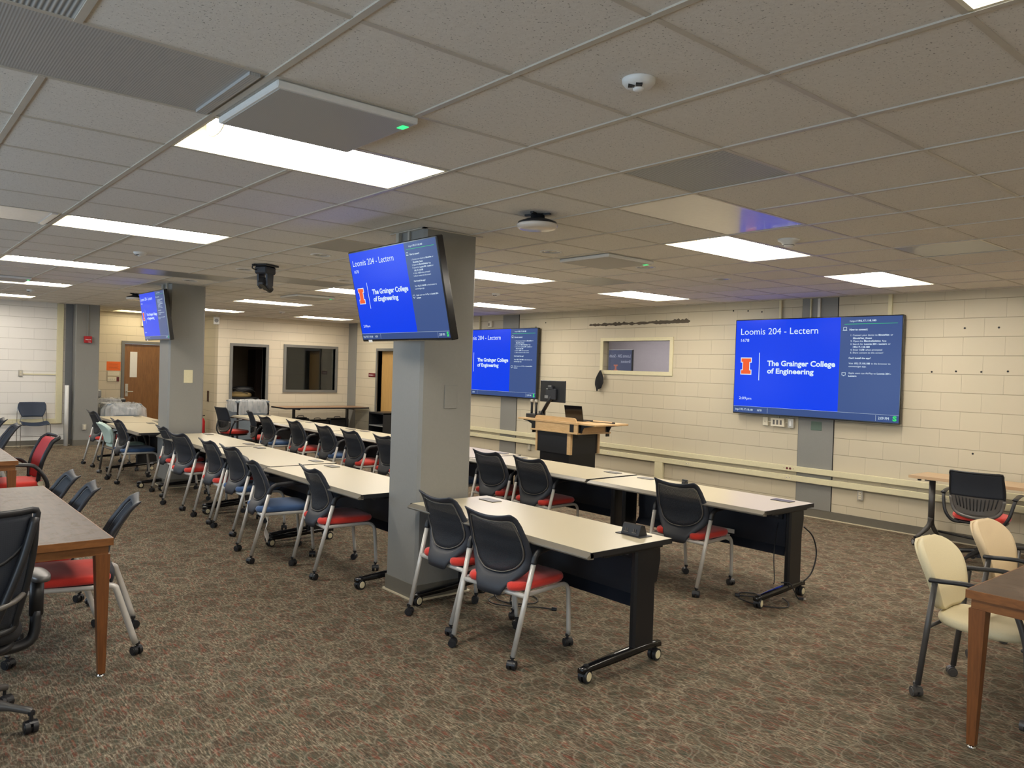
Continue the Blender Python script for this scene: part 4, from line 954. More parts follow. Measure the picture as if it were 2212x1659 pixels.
# ---- white training tables; local x depth (user edge at -x), y length, centre origin
def training_table(label, L=1.81, popup=False, hole=False):
    W = 0.73; a, b = W/2, L/2
    t = thing('training_table', label, 'table', (0, 0, 0), 0, 'white training tables')
    M = MB(); M.box(-a+0.040, a-0.004, -b+0.004, b-0.004, 0.728, 0.737); M.build('tabletop', 'table_laminate', t)
    M = MB(); M.prism([(-a+0.041, 0.7368), (-a+0.002, 0.716), (-a, 0.710), (-a+0.005, 0.702), (-a+0.05, 0.698), (-a+0.05, 0.727), (-a+0.040, 0.728)], -b+0.0, b-0.0, 'y'); M.build('front_edge', 'table_edge', t, 'grey bevelled front edge')
    M = MB(); M.box(-a+0.03, a-0.004, -b+0.004, b-0.004, 0.706, 0.728); M.box(-a+0.026, a, -b-0.0, -b+0.004, 0.706, 0.7365); M.box(-a+0.026, a, b-0.004, b, 0.706, 0.7365); M.box(a-0.004, a, -b, b, 0.706, 0.7365); M.build('dark_edging', 'black_plastic', t)
    for s in (-1, 1):
        y = s*(b-0.055)
        M = MB(); M.box(0.080, 0.262, y-0.024, y+0.024, 0.105, 0.700, bev=0.012); M.box(-0.20, 0.31, y-0.03, y+0.03, 0.685, 0.706, bev=0.003); o = M.build('leg', 'black_steel', t)
        M = MB(); n = 12; vs = []
        for k in range(n+1):
            x = -0.335+0.675*k/n; zt = 0.088+0.034*math.sin(min(1, k/n*1.25)*PI/2)-0.012*max(0, (k/n-0.8)/0.2)**2; zb = zt-0.030-0.012*math.sin(k/n*PI); hw = 0.021+0.010*math.sin(k/n*PI)
            vs += [(x, y-hw, zb), (x, y+hw, zb), (x, y+hw*0.9, zt-0.006), (x, y+hw*0.45, zt), (x, y-hw*0.45, zt), (x, y-hw*0.9, zt-0.006)]
        fs = [(6*k+q, 6*k+(q+1) % 6, 6*(k+1)+(q+1) % 6, 6*(k+1)+q) for k in range(n) for q in range(6)]+[list(range(6))[::-1], [6*n+q for q in range(6)]]
        M.add(vs, fs, 0, True); M.build('foot', 'gloss_black', t)
        for x in (-0.295, 0.300):
            M = MB(); caster(M, x, y, 0.036, 0.25 if x < 0 else PI+0.1, 0, 0.092, hub=1); M.build('caster', ['black_plastic', 'wheel_cream'], t)
    M = MB(); M.prism([(0.262, 0.700), (0.275, 0.700), (0.275, 0.36), (0.225, 0.300), (0.215, 0.306), (0.262, 0.366)], -b+0.10, b-0.10, 'y'); M.build('modesty_panel', 'navy_steel', t)
    M = MB(); M.prism([(0.278, 0.690), (0.345, 0.690), (0.352, 0.60), (0.325, 0.465), (0.278, 0.455)], -b+0.075, -b+0.081, 'y'); M.prism([(0.278, 0.690), (0.345, 0.690), (0.352, 0.60), (0.325, 0.465), (0.278, 0.455)], b-0.081, b-0.075, 'y')
    for k in range(9):
        q = [(0.345, 0.68), (0.350, 0.65), (0.352, 0.62), (0.350, 0.59), (0.345, 0.56), (0.338, 0.53), (0.330, 0.50), (0.318, 0.475), (0.295, 0.462)][k]; M.cyl((q[0], -b+0.08, q[1]), (q[0], b-0.08, q[1]), 0.0035, 0.0035, 6, cap=False)
    M.build('cable_basket', 'black_steel', t)
    M = MB(); M.box(0.245, 0.262, -b+0.20, -b+0.42, 0.585, 0.645, bev=0.003); M.box(0.245, 0.262, b-0.42, b-0.20, 0.585, 0.645, bev=0.003); o = M.build('power_strip', 'black_plastic', t)
    M = MB()
    for s in (-1, 1):
        for k in range(3): M.box(0.243, 0.2455, s*(b-0.31)+(k-1)*0.06-0.013, s*(b-0.31)+(k-1)*0.06+0.013, 0.602, 0.628)
    M.build('power_socket', 'plate_grey', o)
    for s in (-1, 1):
        y = s*(b-0.20)
        if popup and s < 0: continue
        M = MB(); M.box(0.195, 0.285, y-0.085, y+0.085, 0.7365, 0.743, bev=0.002); M.build('outlet_lid', 'plate_grey', t)
    if popup:
        y = -b+0.20; M = MB(); M.box(0.185, 0.30, y-0.10, y+0.10, 0.7365, 0.742, bev=0.002)
        M.prism([(0.205, 0.742), (0.285, 0.742), (0.262, 0.800), (0.236, 0.806), (0.226, 0.800)], y-0.07, y+0.07, 'y'); o = M.build('popup_outlet', 'black_plastic', t, 'black power outlet raised open from the tabletop')
        M = MB()
        for k in (-1, 1):
            for q in (-1, 1):
                v = Vector((0.2135, 0, 0.768)); M.box(0.2095, 0.2125, y+k*0.033+q*0.007-0.002, y+k*0.033+q*0.007+0.002, 0.763, 0.779, M=None)
            M.box(0.2065, 0.2125, y+k*0.033-0.018, y+k*0.033+0.018, 0.754, 0.7585)
        M.build('outlet_slots', 'plate_grey', o)
    return t
tt = training_table('nearest white training table, with a black power box popped up at its corner', popup=True); tt.location = (2.295, -0.08, 0)
t2 = training_table('white training table left of the near pillar, one end behind it'); t2.location = (2.16, 2.21, 0)
tabs = [(2.20, 4.06, 0.012, 'white training table in the left row, second one beyond the near pillar'),
        (2.24, 5.92, 0.0, 'white training table touching the far pillar on its near side'),
        (2.07, 7.98, 0.0, 'white training table just left of the far pillar'),
        (4.36, 0.14, 0.0, 'white training table at the right end of the second row, labels on its dark panel'),
        (4.38, 2.00, 0.0, 'white training table directly in front of the lectern'),
        (4.46, 3.84, 0.0, 'white training table partly hidden by the near pillar, left of the lectern'),
        (4.46, 5.66, 0.0, 'white training table of the far row seen just left of the near pillar'),
        (4.45, 7.50, 0.0, 'white training table of the far row below the back wall table'),
        (4.47, 9.34, 0.0, 'furthest white training table of the far row, near the dark doorway')]
for (x, y, a, lab) in tabs: dup(t2, (x, y, 0), a, lab)
t3 = training_table('furthest white training table of the left row, before the plastic covered bins', 1.50); t3.location = (2.27, 9.66, 0)
t = thing('paper_label', 'white label pair stuck on the dark panel of the right end table', 'label', (4.566, -0.05, 0.40))
M = MB(); M.box(-0.0015, 0.0, -0.10, 0.06, 0.0, 0.035); M.box(-0.0015, 0.0, -0.06, 0.02, -0.06, -0.005, M=Matrix.Rotation(0.15, 4, 'X')); M.build('label_sheet', 'white_paper', t)
t = thing('desk_clip', 'tiny black clip standing on the white table in front of the wall raceway', 'clip', (4.62, 0.42, 0.7365)); M = MB(); M.box(-0.025, 0.025, -0.02, 0.02, 0, 0.03, bev=0.004); M.box(-0.008, 0.008, -0.03, 0.03, 0.03, 0.045, bev=0.003); M.build('clip_body', 'black_plastic', t)
# cords
def cord(label, pts, r=0.0045, mat='black_plastic', end=None, plug=None):
    t = thing('power_cord', label, 'cord', pts[0]); p0 = Vector(pts[0]); q = [tuple(Vector(p)-p0) for p in pts]
    M = MB(); M.tube(q, r, 8, sub=6); M.build('cable', mat, t)
    if end:
        M = MB(); p = Vector(q[-1]); d = (p-Vector(q[-2])).normalized(); M.cyl(p, p+d*0.035, 0.016, 0.014, 12); M.build('connector', mat, t)
    if plug:
        p = Vector(q[-1]); Rm = Matrix.Translation(p) @ Matrix.Rotation(plug, 4, 'Z'); M = MB(); M.box(0, 0.04, -0.013, 0.013, -0.010, 0.010, bev=0.004, M=Rm); o = M.build('plug', mat, t)
        M = MB()
        for s in (-1, 1): M.box(0.04, 0.058, s*0.007-0.001, s*0.007+0.001, -0.003, 0.004, M=Rm)
        M.build('prongs', 'pale_metal', o)
z = 0.008
cord('black power cord coiled on the carpet under the nearest white table', [(2.60, 0.62, 0.46), (2.58, 0.62, 0.2), (2.57, 0.58, 0.03), (2.56, 0.48, z), (2.62, 0.36, z), (2.74, 0.31, z), (2.83, 0.40, z), (2.82, 0.55, z), (2.70, 0.62, z), (2.52, 0.58, z+0.004), (2.46, 0.46, z+0.006), (2.53, 0.33, z+0.006), (2.68, 0.22, z), (2.74, 0.13, z)], end=True)
cord('short black plug cord dangling under the nearest white table', [(2.62, 0.50, 0.46), (2.63, 0.46, 0.25), (2.60, 0.42, 0.10), (2.59, 0.42, 0.025), (2.58, 0.41, 0.012)], plug=-0.8)
cord('thin dark cord looped over the foot of the right end table', [(4.57, -0.55, 0.56), (4.44, -0.60, 0.35), (4.36, -0.66, 0.16), (4.33, -0.67, 0.13)], 0.004)
cord('black cord coiled on the carpet around the front caster of the right end table', [(4.40, -0.71, 0.02), (4.34, -0.80, z), (4.22, -0.84, z), (4.12, -0.72, z), (4.12, -0.55, z), (4.20, -0.44, z), (4.30, -0.42, z), (4.36, -0.50, z), (4.28, -0.56, z+0.004), (4.20, -0.46, z+0.004)], end=True)
cord('black cord hanging in an arc beside the right end table leg', [(4.70, -0.70, 0.54), (4.78, -0.735, 0.46), (4.82, -0.75, 0.32), (4.76, -0.75, 0.18), (4.66, -0.74, 0.118)], 0.006)
cord('black plug cord ending on the carpet beside the right end table foot', [(4.42, -0.68, 0.128), (4.45, -0.735, 0.135), (4.47, -0.765, 0.08), (4.49, -0.78, 0.03), (4.50, -0.785, 0.018)], plug=-1.0)

# ---- televisions
def seg_rect(M, u0, u1, v0, v1, W, Hh, d, m=0): M.add([(-d, W/2-u*W, v*Hh-Hh/2) for u, v in ((u0, v0), (u1, v0), (u1, v1), (u0, v1))], [(0, 1, 2, 3)], m)
TVM = {}
def television(label, W, Hh, loc, tilt, group=None, big=False):
    t = thing('television', label, 'television', loc, 0, group); t.rotation_euler = (0, tilt, 0)
    b = 0.012; k = (W, Hh)
    M = MB(); M.box(-0.012, 0.045, -W/2-b, W/2+b, -Hh/2-b-0.006, Hh/2+b, bev=0.006); M.box(0.04, 0.075, -W/2+0.12, W/2-0.12, -Hh/2+0.03, Hh/2-0.12, bev=0.01); M.build('casing', 'gloss_black', t)
    d = 0.0125; g = lambda x, y, d=0.0150: (-d, W/2-x*W, y*Hh-Hh/2)
    M = MB(); seg_rect(M, 0, 0.668, 0.068, 1, W, Hh, d, 0); seg_rect(M, 0.668, 1, 0.068, 1, W, Hh, d, 1); seg_rect(M, 0, 1, 0, 0.068, W, Hh, d, 2)
    s = M.build('screen', ['screen_blue', 'screen_slate', 'screen_bar'], t)
    if 'v' not in TVM:      # lettering in unit screen space, shared by every television
        M = MB(); g1 = lambda x, y: (0, x, y)
        def tx(segs, x0, x1, base, cap, bo=0.018): put_text(M, segs, g1, x0, x1, base, cap, 0, bo)
        tx([('Loomis 204 - Lectern', False)], 0.035, 0.537, 0.845, 0.068); tx([('1678', False)], 0.037, 0.094, 0.768, 0.033)
        tx([('The Grainger College', True)], 0.222, 0.645, 0.512, 0.054, 0.03); tx([('of Engineering', True)], 0.223, 0.519, 0.432, 0.052, 0.03)
        tx([('2:09pm', False)], 0.037, 0.122, 0.142, 0.028)
        tx([('http://', False), ('192.17.118.180', True)], 0.720, 0.864, 0.953, 0.017)
        tx([('How to connect:', True)], 0.719, 0.820, 0.868, 0.020)
        L = [([('1. Connect your device to', False), (' IllinoisNet', True), (' or', False)], 0.727, 0.955, 0.815), ([('IllinoisNet_Guest', True)], 0.741, 0.844, 0.786), ([('2. Open the', False), (' MersiveSolstice', True), (' App', False)], 0.727, 0.921, 0.758),
             ([('3. Search for', False), (' Loomis 204 - Lectern', True), (' or', False)], 0.727, 0.944, 0.729), ([('192.17.118.180', True)], 0.742, 0.834, 0.700), ([('4. Enter', False), (' 1678', True), (' when prompted', False)], 0.728, 0.901, 0.673), ([('5. Share content to this screen!', False)], 0.728, 0.906, 0.645),
             ([("Can't install the app?", True)], 0.720, 0.841, 0.593), ([('Visit', False), (' 192.17.118.180', True), (' in the browser to', False)], 0.721, 0.947, 0.541), ([('connect/get app.', False)], 0.721, 0.819, 0.513),
             ([('Apple users can AirPlay to', False), (' Loomis 204 -', True)], 0.721, 0.952, 0.447), ([('Lectern', True)], 0.722, 0.767, 0.419)]
        for sg, x0, x1, y in L: tx(sg, x0, x1, y, 0.016, 0.022)
        tx([('http://192.17.118.180', False)], 0.013, 0.135, 0.022, 0.022); tx([('1678', False)], 0.165, 0.195, 0.022, 0.022); tx([('2:09 PM', False)], 0.893, 0.950, 0.022, 0.026)
        def q(u0, u1, v0, v1, m=0): M.add([(0, u0, v0), (0, u1, v0), (0, u1, v1), (0, u0, v1)], [(0, 1, 2, 3)], m)
        q(0.1665, 0.1710, 0.354, 0.650); q(0.690, 0.977, 0.930, 0.933, 2); q(0, 1, 0.068, 0.0695); q(0.2335, 0.2345, 0.006, 0.062); q(0.880, 0.881, 0.006, 0.062)
        for a in ((0.684, 0.7035, 0.900, 0.903), (0.684, 0.686, 0.874, 0.903), (0.7015, 0.7035, 0.874, 0.903), (0.684, 0.7035, 0.874, 0.877), (0.681, 0.7065, 0.868, 0.8715)): q(*a)
        for a in ((0.684, 0.706, 0.456, 0.459), (0.684, 0.686, 0.432, 0.459), (0.704, 0.706, 0.432, 0.459), (0.684, 0.691, 0.432, 0.435), (0.699, 0.706, 0.432, 0.435), (0.691, 0.699, 0.424, 0.431)): q(*a)
        put_text(M, [('S', True)], g1, 0.969, 0.990, 0.016, 0.044, 2, 0.05)
        def blockI(x0, x1, y0, y1, m, off, gx=0.0, gy=0.0):
            w_, h_ = x1-x0, y1-y0; e = 0.34
            pts = [(x0, y0), (x1, y0), (x1, y0+h_*0.225), (x1-w_*0.17, y0+h_*0.225), (x1-w_*0.17, y1-h_*0.225), (x1, y1-h_*0.225), (x1, y1), (x0, y1), (x0, y1-h_*0.225), (x0+w_*0.17, y1-h_*0.225), (x0+w_*0.17, y0+h_*0.225), (x0, y0+h_*0.225)]
            cx, cy = (x0+x1)/2, (y0+y1)/2
            P = [(p[0]+(gx if p[0] > cx else -gx), p[1]+(gy if (p[1] > cy) == (True) else -gy)*(1 if k in (0, 1, 6, 7) else -1)) for k, p in enumerate(pts)]
            M.add([(off, *p) for p in P], [(0, 1, 2, 11), (10, 3, 4, 9), (8, 5, 6, 7), (11, 2, 3, 10), (9, 4, 5, 8)], m)
        blockI(0.045, 0.112, 0.420, 0.588, 0, 0, 0.005, 0.009); blockI(0.045, 0.112, 0.420, 0.588, 1, -0.0012)
        TVM['v'] = (M.v, M.f, M.mi)
    v, f, mi = TVM['v']; M = MB()
    for fc, mm in zip(f, mi): M.f.append(fc); M.mi.append(mm); M.sm.append(False)
    M.v = [Vector((-0.0138+p[0], W/2-p[1]*W, p[2]*Hh-Hh/2)) for p in v]
    M.build('screen_lettering', ['screen_text', 'screen_orange', 'screen_green'], s)
    if not big:
        M = MB(); M.box(-0.014, -0.010, W/2-0.13, W/2-0.08, -Hh/2-b-0.010, -Hh/2-b+0.008); M.build('sticker', 'white_paper', t)
        M = MB(); M.box(0.075, 0.11, -0.22, 0.22, -0.15, 0.15, bev=0.01); M.build('mount_bracket', 'black_steel', t)
    else:
        M = MB(); M.box(0.075, 0.094, -0.35, 0.35, -0.2, 0.2, bev=0.004); M.build('mount_bracket', 'black_steel', t)
    return t
television('huge wall screen on the right with blue welcome page, the largest screen', 2.178, 1.225, (7.955, 1.082, 1.870), 0, 'television screens', True)
television('second wall screen behind the near pillar, half hidden by it', 2.178, 1.225, (7.955, 7.28, 1.858), 0, 'television screens', True)
television('tilted television hung high on the near pillar', 1.135, 0.645, (1.755, 0.755, 2.235), -0.225, 'television screens')
television('tilted television hung high on the far pillar', 1.105, 0.628, (1.925, 7.20, 2.305), -0.151, 'television screens')
for (x, y, z0, lab) in ((1.755, 0.98, 2.235, 'black steel arm holding the near pillar television'), (1.925, 7.16, 2.305, 'black steel arm holding the far pillar television')):
    x0 = x+0.10; x1 = 2.040 if y < 2 else 2.045
    t = thing('television_mount', lab, 'mount', (x1, y, z0)); M = MB(); M.box(x0-x1, -0.012, -0.03, 0.03, -0.06, 0.0, bev=0.006); M.box(-0.012, 0, -0.11, 0.11, -0.14, 0.10, bev=0.003); M.build('arm', 'black_steel', t)
# mirrored glowing screen added behind the window glass to imitate a reflection
t = thing('television', 'mirrored screen added behind the wall window glass, imitating a faint reflection', 'television', (9.80, 5.63, 2.17))
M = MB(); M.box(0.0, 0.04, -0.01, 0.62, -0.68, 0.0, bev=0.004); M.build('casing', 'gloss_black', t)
M = MB(); M.box(0.04, 0.10, 0.25, 0.35, -2.17, -0.2); M.box(-0.2, 0.3, 0.0, 0.6, -2.17, -2.12); M.build('stand', 'black_steel', t)  # floor prop added to carry the imitated reflection
M = MB(); M.box(-0.004, 0.0, 0.005, 0.60, -0.67, -0.008); sc_ = M.build('screen', 'reflection_glow', t)
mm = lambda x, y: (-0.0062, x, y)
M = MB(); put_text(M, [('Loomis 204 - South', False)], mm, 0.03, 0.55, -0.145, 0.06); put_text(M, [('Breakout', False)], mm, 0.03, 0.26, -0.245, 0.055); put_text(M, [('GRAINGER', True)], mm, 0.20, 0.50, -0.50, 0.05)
M.build('screen_lettering', 'reflection_glow_text', sc_)
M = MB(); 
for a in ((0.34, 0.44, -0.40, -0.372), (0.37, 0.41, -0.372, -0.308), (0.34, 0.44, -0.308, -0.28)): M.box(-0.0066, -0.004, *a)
M.build('emblem', 'reflection_glow_orange', sc_)
ld = bpy.data.lights.new('next_room_lamp', 'AREA'); ld.shape = 'RECTANGLE'; ld.size = 1.2; ld.size_y = 2.4; ld.energy = 75; ld.color = (1, 0.96, 0.9)
lo = bpy.data.objects.new('next_room_lamp', ld); COL.objects.link(lo); lo.location = (9.7, 5.5, H-0.02)

# ---- lectern
t = thing('lectern', 'maple and black lectern with folded out side shelves by the screen wall', 'lectern', (6.2, 3.86, 0))
M = MB(); M.prism([(0.0, -0.475), (0.70, -0.475), (0.70, 0.475), (0.0, 0.475)], 1.022, 1.048, 'z'); M.build('top', 'lectern_maple', t)
M = MB(); r = 0.06; pts = [(-0.41, 1.048)]+[(-0.41+r-r*math.cos(q*PI/8), 1.105-r+r*math.sin(q*PI/8)) for q in range(5)]+[(0.42-r+r*math.sin(q*PI/8), 1.105-r+r*math.cos(q*PI/8)) for q in range(5)]+[(0.42, 1.048)]
M.prism(pts, 0.035, 0.055, 'x'); M.build('front_lip', 'lectern_maple', t)
M = MB(); M.box(0.015, 0.64, -0.46, 0.46, 0.91, 1.022); M.build('upper_box', 'lectern_maple', t)
M = MB(); M.box(0.0, 0.655, -0.472, 0.472, 0.890, 0.912, bev=0.003); M.build('lower_shelf', 'lectern_maple', t)
M = MB()
for (y0, y1) in ((-0.385, -0.315), (0.385, 0.455)): M.box(0.008, 0.016, y0, y1, 0.915, 1.020)
for (x0, x1) in ((0.03, 0.10), (0.56, 0.63)): M.box(x0, x1, -0.468, -0.459, 0.85, 1.020); M.box(x0, x1, 0.459, 0.468, 0.85, 1.020)
M.build('corner_plates', 'black_steel', t)
M = MB(); M.box(0.06, 0.60, -0.275, 0.375, 0.60, 0.890); M.build('cabinet', 'black_plastic', t)
M = MB(); M.box(0.075, 0.585, -0.255, 0.335, 0.03, 0.60); M.box(0.06, 0.60, -0.29, 0.39, 0.0, 0.05, bev=0.004); M.build('base', 'black_steel', t)
for q in ((0.045, 0.085, -0.30, -0.235), (0.045, 0.085, 0.375, 0.405), (0.59, 0.62, -0.30, -0.275)): M = MB(); M.box(*q, 0.60, 0.890); M.build('maple_post', 'lectern_maple', t)
M = MB()
for x in (0.20, 0.44):
    for zz in (0.855, 0.825): M.box(x-0.06, x+0.06, -0.2775, -0.2745, zz-0.004, zz+0.004)
M.build('vent_slots', 'ink', t)
M = MB(); M.box(0.02, 0.64, -0.80, -0.479, 1.022, 1.046, bev=0.003); o = M.build('side_shelf', 'lectern_maple', t)
M = MB()
for x in (0.07, 0.60): M.prism([(-0.47, 1.02), (-0.70, 1.02), (-0.70, 1.012), (-0.52, 0.985), (-0.47, 0.90)], x-0.008, x+0.008, 'x')
M.build('bracket', 'black_steel', o)
M = MB(); M.box(0.02, 0.62, 0.479, 0.77, 1.022, 1.046, bev=0.003); o = M.build('side_shelf', 'lectern_maple', t)
M = MB()
for x in (0.07, 0.58): M.prism([(0.47, 1.02), (0.70, 1.02), (0.70, 1.012), (0.60, 1.0), (0.47, 0.95)], x-0.008, x+0.008, 'x')
M.build('bracket', 'black_steel', o)
# monitor on arm: clamped to the left shelf
t = thing('monitor', 'black computer monitor on an angled arm, seen from behind at the lectern', 'monitor', (6.46, 4.38, 1.048))
M = MB(); M.box(-0.04, 0.04, -0.04, 0.04, 0, 0.10, bev=0.008); M.build('clamp', 'black_steel', t)
M = MB(); M.tube([(-0.01, 0.0, 0.05), (0.0, -0.18, 0.30), (0.01, -0.19, 0.34)], 0.030, 12, sub=1, rx=0.020); M.build('arm', 'black_steel', t)
M = MB(); M.box(0.03, 0.055, -0.43, 0.09, 0.235, 0.545, bev=0.006); M.build('screen_housing', 'black_plastic', t)
M = MB(); M.box(-0.012, 0.031, -0.27, -0.07, 0.27, 0.43, bev=0.01); M.box(-0.02, 0.031, -0.20, -0.12, 0.41, 0.47, bev=0.008); M.build('rear_cover', 'soft_black', t)
M = MB(); M.box(-0.016, -0.011, -0.13, -0.06, 0.29, 0.33); M.build('label_plate', 'panel_grey', t)
t = thing('laptop', 'open black laptop at the right of the lectern top', 'laptop', (6.44, 3.72, 1.048), 0.1)
M = MB(); M.box(0.03, 0.25, -0.155, 0.155, 0.0, 0.016, bev=0.003); M.build('keyboard_base', 'black_plastic', t)
M = MB(); M.box(-0.006, 0.004, -0.155, 0.155, 0.0, 0.205, M=Matrix.Translation((0.035, 0, 0.012)) @ Matrix.Rotation(-0.22, 4, 'Y')); M.build('lid', 'gloss_black', t)
t = thing('mic_charger', 'black charging base holding two handheld microphones on the lectern', 'microphone charger', (6.42, 4.51, 1.046))
M = MB(); M.box(-0.07, 0.07, -0.10, 0.10, 0, 0.055, bev=0.006); M.build('charging_base', 'black_plastic', t)
for k, yy in enumerate((0.05, -0.045)):
    m_ = thing('handheld_microphone', ('left' if k == 0 else 'right')+' one of two upright handheld microphones in the lectern charger', 'microphone', (6.42, 4.51+yy, 1.10), 0, 'handheld microphones')
    M = MB(); M.lathe([(0.017, 0.0), (0.018, 0.03), (0.016, 0.12), (0.022, 0.165), (0.0, 0.166)], n=18); M.build('handle', 'black_plastic', m_)
    M = MB(); M.lathe([(0.022, 0.165), (0.027, 0.175), (0.027, 0.190), (0.020, 0.206), (0.0, 0.211)], n=18); M.build('head_grille', 'pale_metal', m_)
t = thing('belt_pack', 'small wireless pack with thin antenna beside the lectern microphones', 'transmitter', (6.38, 4.36, 1.048)); M = MB(); M.box(-0.02, 0.02, -0.03, 0.03, 0, 0.065, bev=0.005); M.build('pack', 'black_plastic', t)
M = MB(); M.cyl((0, 0, 0.065), (0, 0, 0.24), 0.0018, 0.0018, 6); M.tube([(0, 0.02, 0.065), (0, 0.03, 0.11), (0, 0.0, 0.13), (0, -0.03, 0.10), (0, -0.02, 0.06)], 0.0025, 6); M.build('antenna', 'pale_metal', t)
t = thing('computer_mouse', 'black computer mouse on the lectern top left of the laptop', 'mouse', (6.50, 4.00, 1.048)); M = MB(); M.pad(-0.055, 0.055, -0.03, 0.03, 0, 0.026, e=2.4, crown=0.008, n=20); M.build('shell', 'black_plastic', t)
cord('black laptop cable lying on the right lectern shelf', [(6.55, 3.56, 1.062), (6.56, 3.45, 1.054), (6.58, 3.34, 1.054), (6.60, 3.24, 1.052), (6.62, 3.15, 1.053)], 0.005, end=True)
# ---- wooden tables
def brown_table(label, x0, x1, y0, y1, legs):
    t = thing('wooden_table', label, 'table', ((x0+x1)/2, (y0+y1)/2, 0), 0, 'brown wooden tables'); a, b = (x1-x0)/2, (y1-y0)/2
    M = MB(); M.box(-a+0.006, a-0.006, -b+0.006, b-0.006, 0.735, 0.752); M.build('tabletop', 'walnut_top', t)
    M = MB(); 
    for q in ((-a, a, -b, -b+0.006), (-a, a, b-0.006, b), (-a, -a+0.006, -b+0.006, b-0.006), (a-0.006, a, -b+0.006, b-0.006)): M.box(*q, 0.712, 0.7515)
    M.box(-a+0.006, a-0.006, -b+0.006, b-0.006, 0.712, 0.735); M.build('edge_band', 'walnut_edge', t)
    M = MB(); e = 0.02
    for q in ((-a+e, a-e, -b+e, -b+e+0.022), (-a+e, a-e, b-e-0.022, b-e), (-a+e, -a+e+0.022, -b+e+0.022, b-e-0.022), (a-e-0.022, a-e, -b+e+0.022, b-e-0.022)): M.box(*q, 0.662, 0.712)
    M.build('apron', 'walnut_edge', t)
    for sx in (-1, 1):
        for sy in (-1, 1):
            M = MB(); X, Y = sx*(a-0.012), sy*(b-0.012); w1, w2 = 0.072, 0.036
            vs = []
            for (w_, zz) in ((w2, 0.016), (w1, 0.664)):
                for (p, q) in ((0, 0), (1, 0), (1, 1), (0, 1)):
                    off = 0.010 if zz < 0.1 else 0.0
                    vs.append((X-sx*(p*w_+off), Y-sy*(q*w_+off), zz))
            M.add(vs, [(0, 1, 2, 3), (4, 5, 6, 7), (0, 1, 5, 4), (1, 2, 6, 5), (2, 3, 7, 6), (3, 0, 4, 7)])
            o = M.build('leg', 'walnut_leg', t)
            M = MB(); M.lathe([(0.020, 0.0), (0.021, 0.005), (0.010, 0.010), (0.008, 0.017)], c=(X-sx*0.028, Y-sy*0.028, 0), n=18); M.build('leg_glide', 'chrome', o)
    return t
brown_table('scuffed brown wooden table in the left foreground', -1.15, -0.045, 0.635, 2.735, 4)
brown_table('far brown wooden table at the left edge, before the red chair', -1.12, 0.02, 4.40, 6.50, 4)
brown_table('brown wooden table at the bottom right corner', 2.915, 5.05, -3.62, -2.515, 4)
t = thing('folding_table', 'brown topped table with black legs against the back wall', 'table', (6.99, 12.46, 0))
M = MB(); M.box(-1.02, 1.02, -0.38, 0.38, 0.732, 0.752); M.build('tabletop', 'brown_top', t)
M = MB()
for q in ((-1.024, 1.024, -0.384, -0.38), (-1.024, 1.024, 0.38, 0.384), (-1.024, -1.02, -0.38, 0.38), (1.02, 1.024, -0.38, 0.38)): M.box(*q, 0.722, 0.753)
M.box(-1.02, 1.02, -0.38, 0.38, 0.722, 0.732); M.build('edging', 'black_plastic', t)
for s in (-1, 1):
    M = MB(); x = s*0.66; M.box(x-0.022, x+0.022, -0.04, 0.04, 0.08, 0.70, bev=0.006); M.box(x-0.03, x+0.03, -0.32, 0.32, 0.05, 0.08, bev=0.006); M.box(x-0.02, x+0.02, -0.30, 0.30, 0.695, 0.722)
    M.prism([(x-s*0.02, 0.69), (x-s*0.22, 0.715), (x-s*0.20, 0.722), (x+s*0.06, 0.722), (x+s*0.06, 0.70)], -0.02, 0.02, 'y')
    for y in (-0.29, 0.29): caster(M, x, y, 0.024, 0.3, 0, 0.055)
    M.build('leg', 'black_steel', t)
for k, (x, y, w_, d_, z0, z1, lab) in enumerate(((6.62, 12.72, 0.17, 0.10, 0, 0.50, 'black case with a top handle under the back wall table, left one'), (7.05, 12.76, 0.24, 0.12, 0, 0.44, 'low black equipment case under the middle of the back wall table'), (7.56, 12.76, 0.24, 0.13, 0, 0.47, 'black equipment case under the right end of the back wall table'))):
    t = thing('equipment_case', lab, 'case', (x, y, 0)); M = MB(); M.box(-w_, w_, -d_, d_, 0, z1-0.02, bev=0.015); M.box(-w_+0.02, w_-0.05, -d_+0.02, d_-0.02, z1-0.02, z1, bev=0.008); M.build('shell', 'black_plastic', t)
    M = MB(); M.tube([(-0.07, 0, z1-0.005), (-0.065, 0, z1+0.03), (0.065, 0, z1+0.03), (0.07, 0, z1-0.005)], 0.007, 8); M.build('handle', 'black_plastic', t)
# tan table by the screen wall
t = thing('tan_table', 'light tan table with grey metal legs beside the screen wall at right', 'table', (7.60, -1.29, 0))
M = MB(); M.box(-0.235, 0.235, -0.91, 0.91, 0.722, 0.752); M.build('tabletop', 'tan_top', t)
for s in (1, -1):
    y = s*0.76; M = MB(); M.tube([(0.0, y, 0.70), (0.0, y, 0.22)], 0.032, 14, sub=1, rx=0.026); M.box(-0.15, 0.15, y-0.02, y+0.02, 0.700, 0.722)
    M.tube([(0.0, y, 0.30), (-0.02, y+0.02, 0.20), (-0.10, y+0.10, 0.085)], [0.03, 0.026, 0.020], 12, sub=4); M.tube([(0.0, y, 0.28), (0.03, y-0.02, 0.18), (0.12, y-0.05, 0.085)], [0.026, 0.022, 0.016], 12, sub=4); M.build('leg', 'dark_metal', t)
    for (x, yy) in ((-0.10, y+0.11), (0.12, y-0.05)): M = MB(); caster(M, x, yy, 0.034, 0.9, 0, 0.088, hub=1); M.build('caster', ['black_plastic', 'panel_grey'], t)
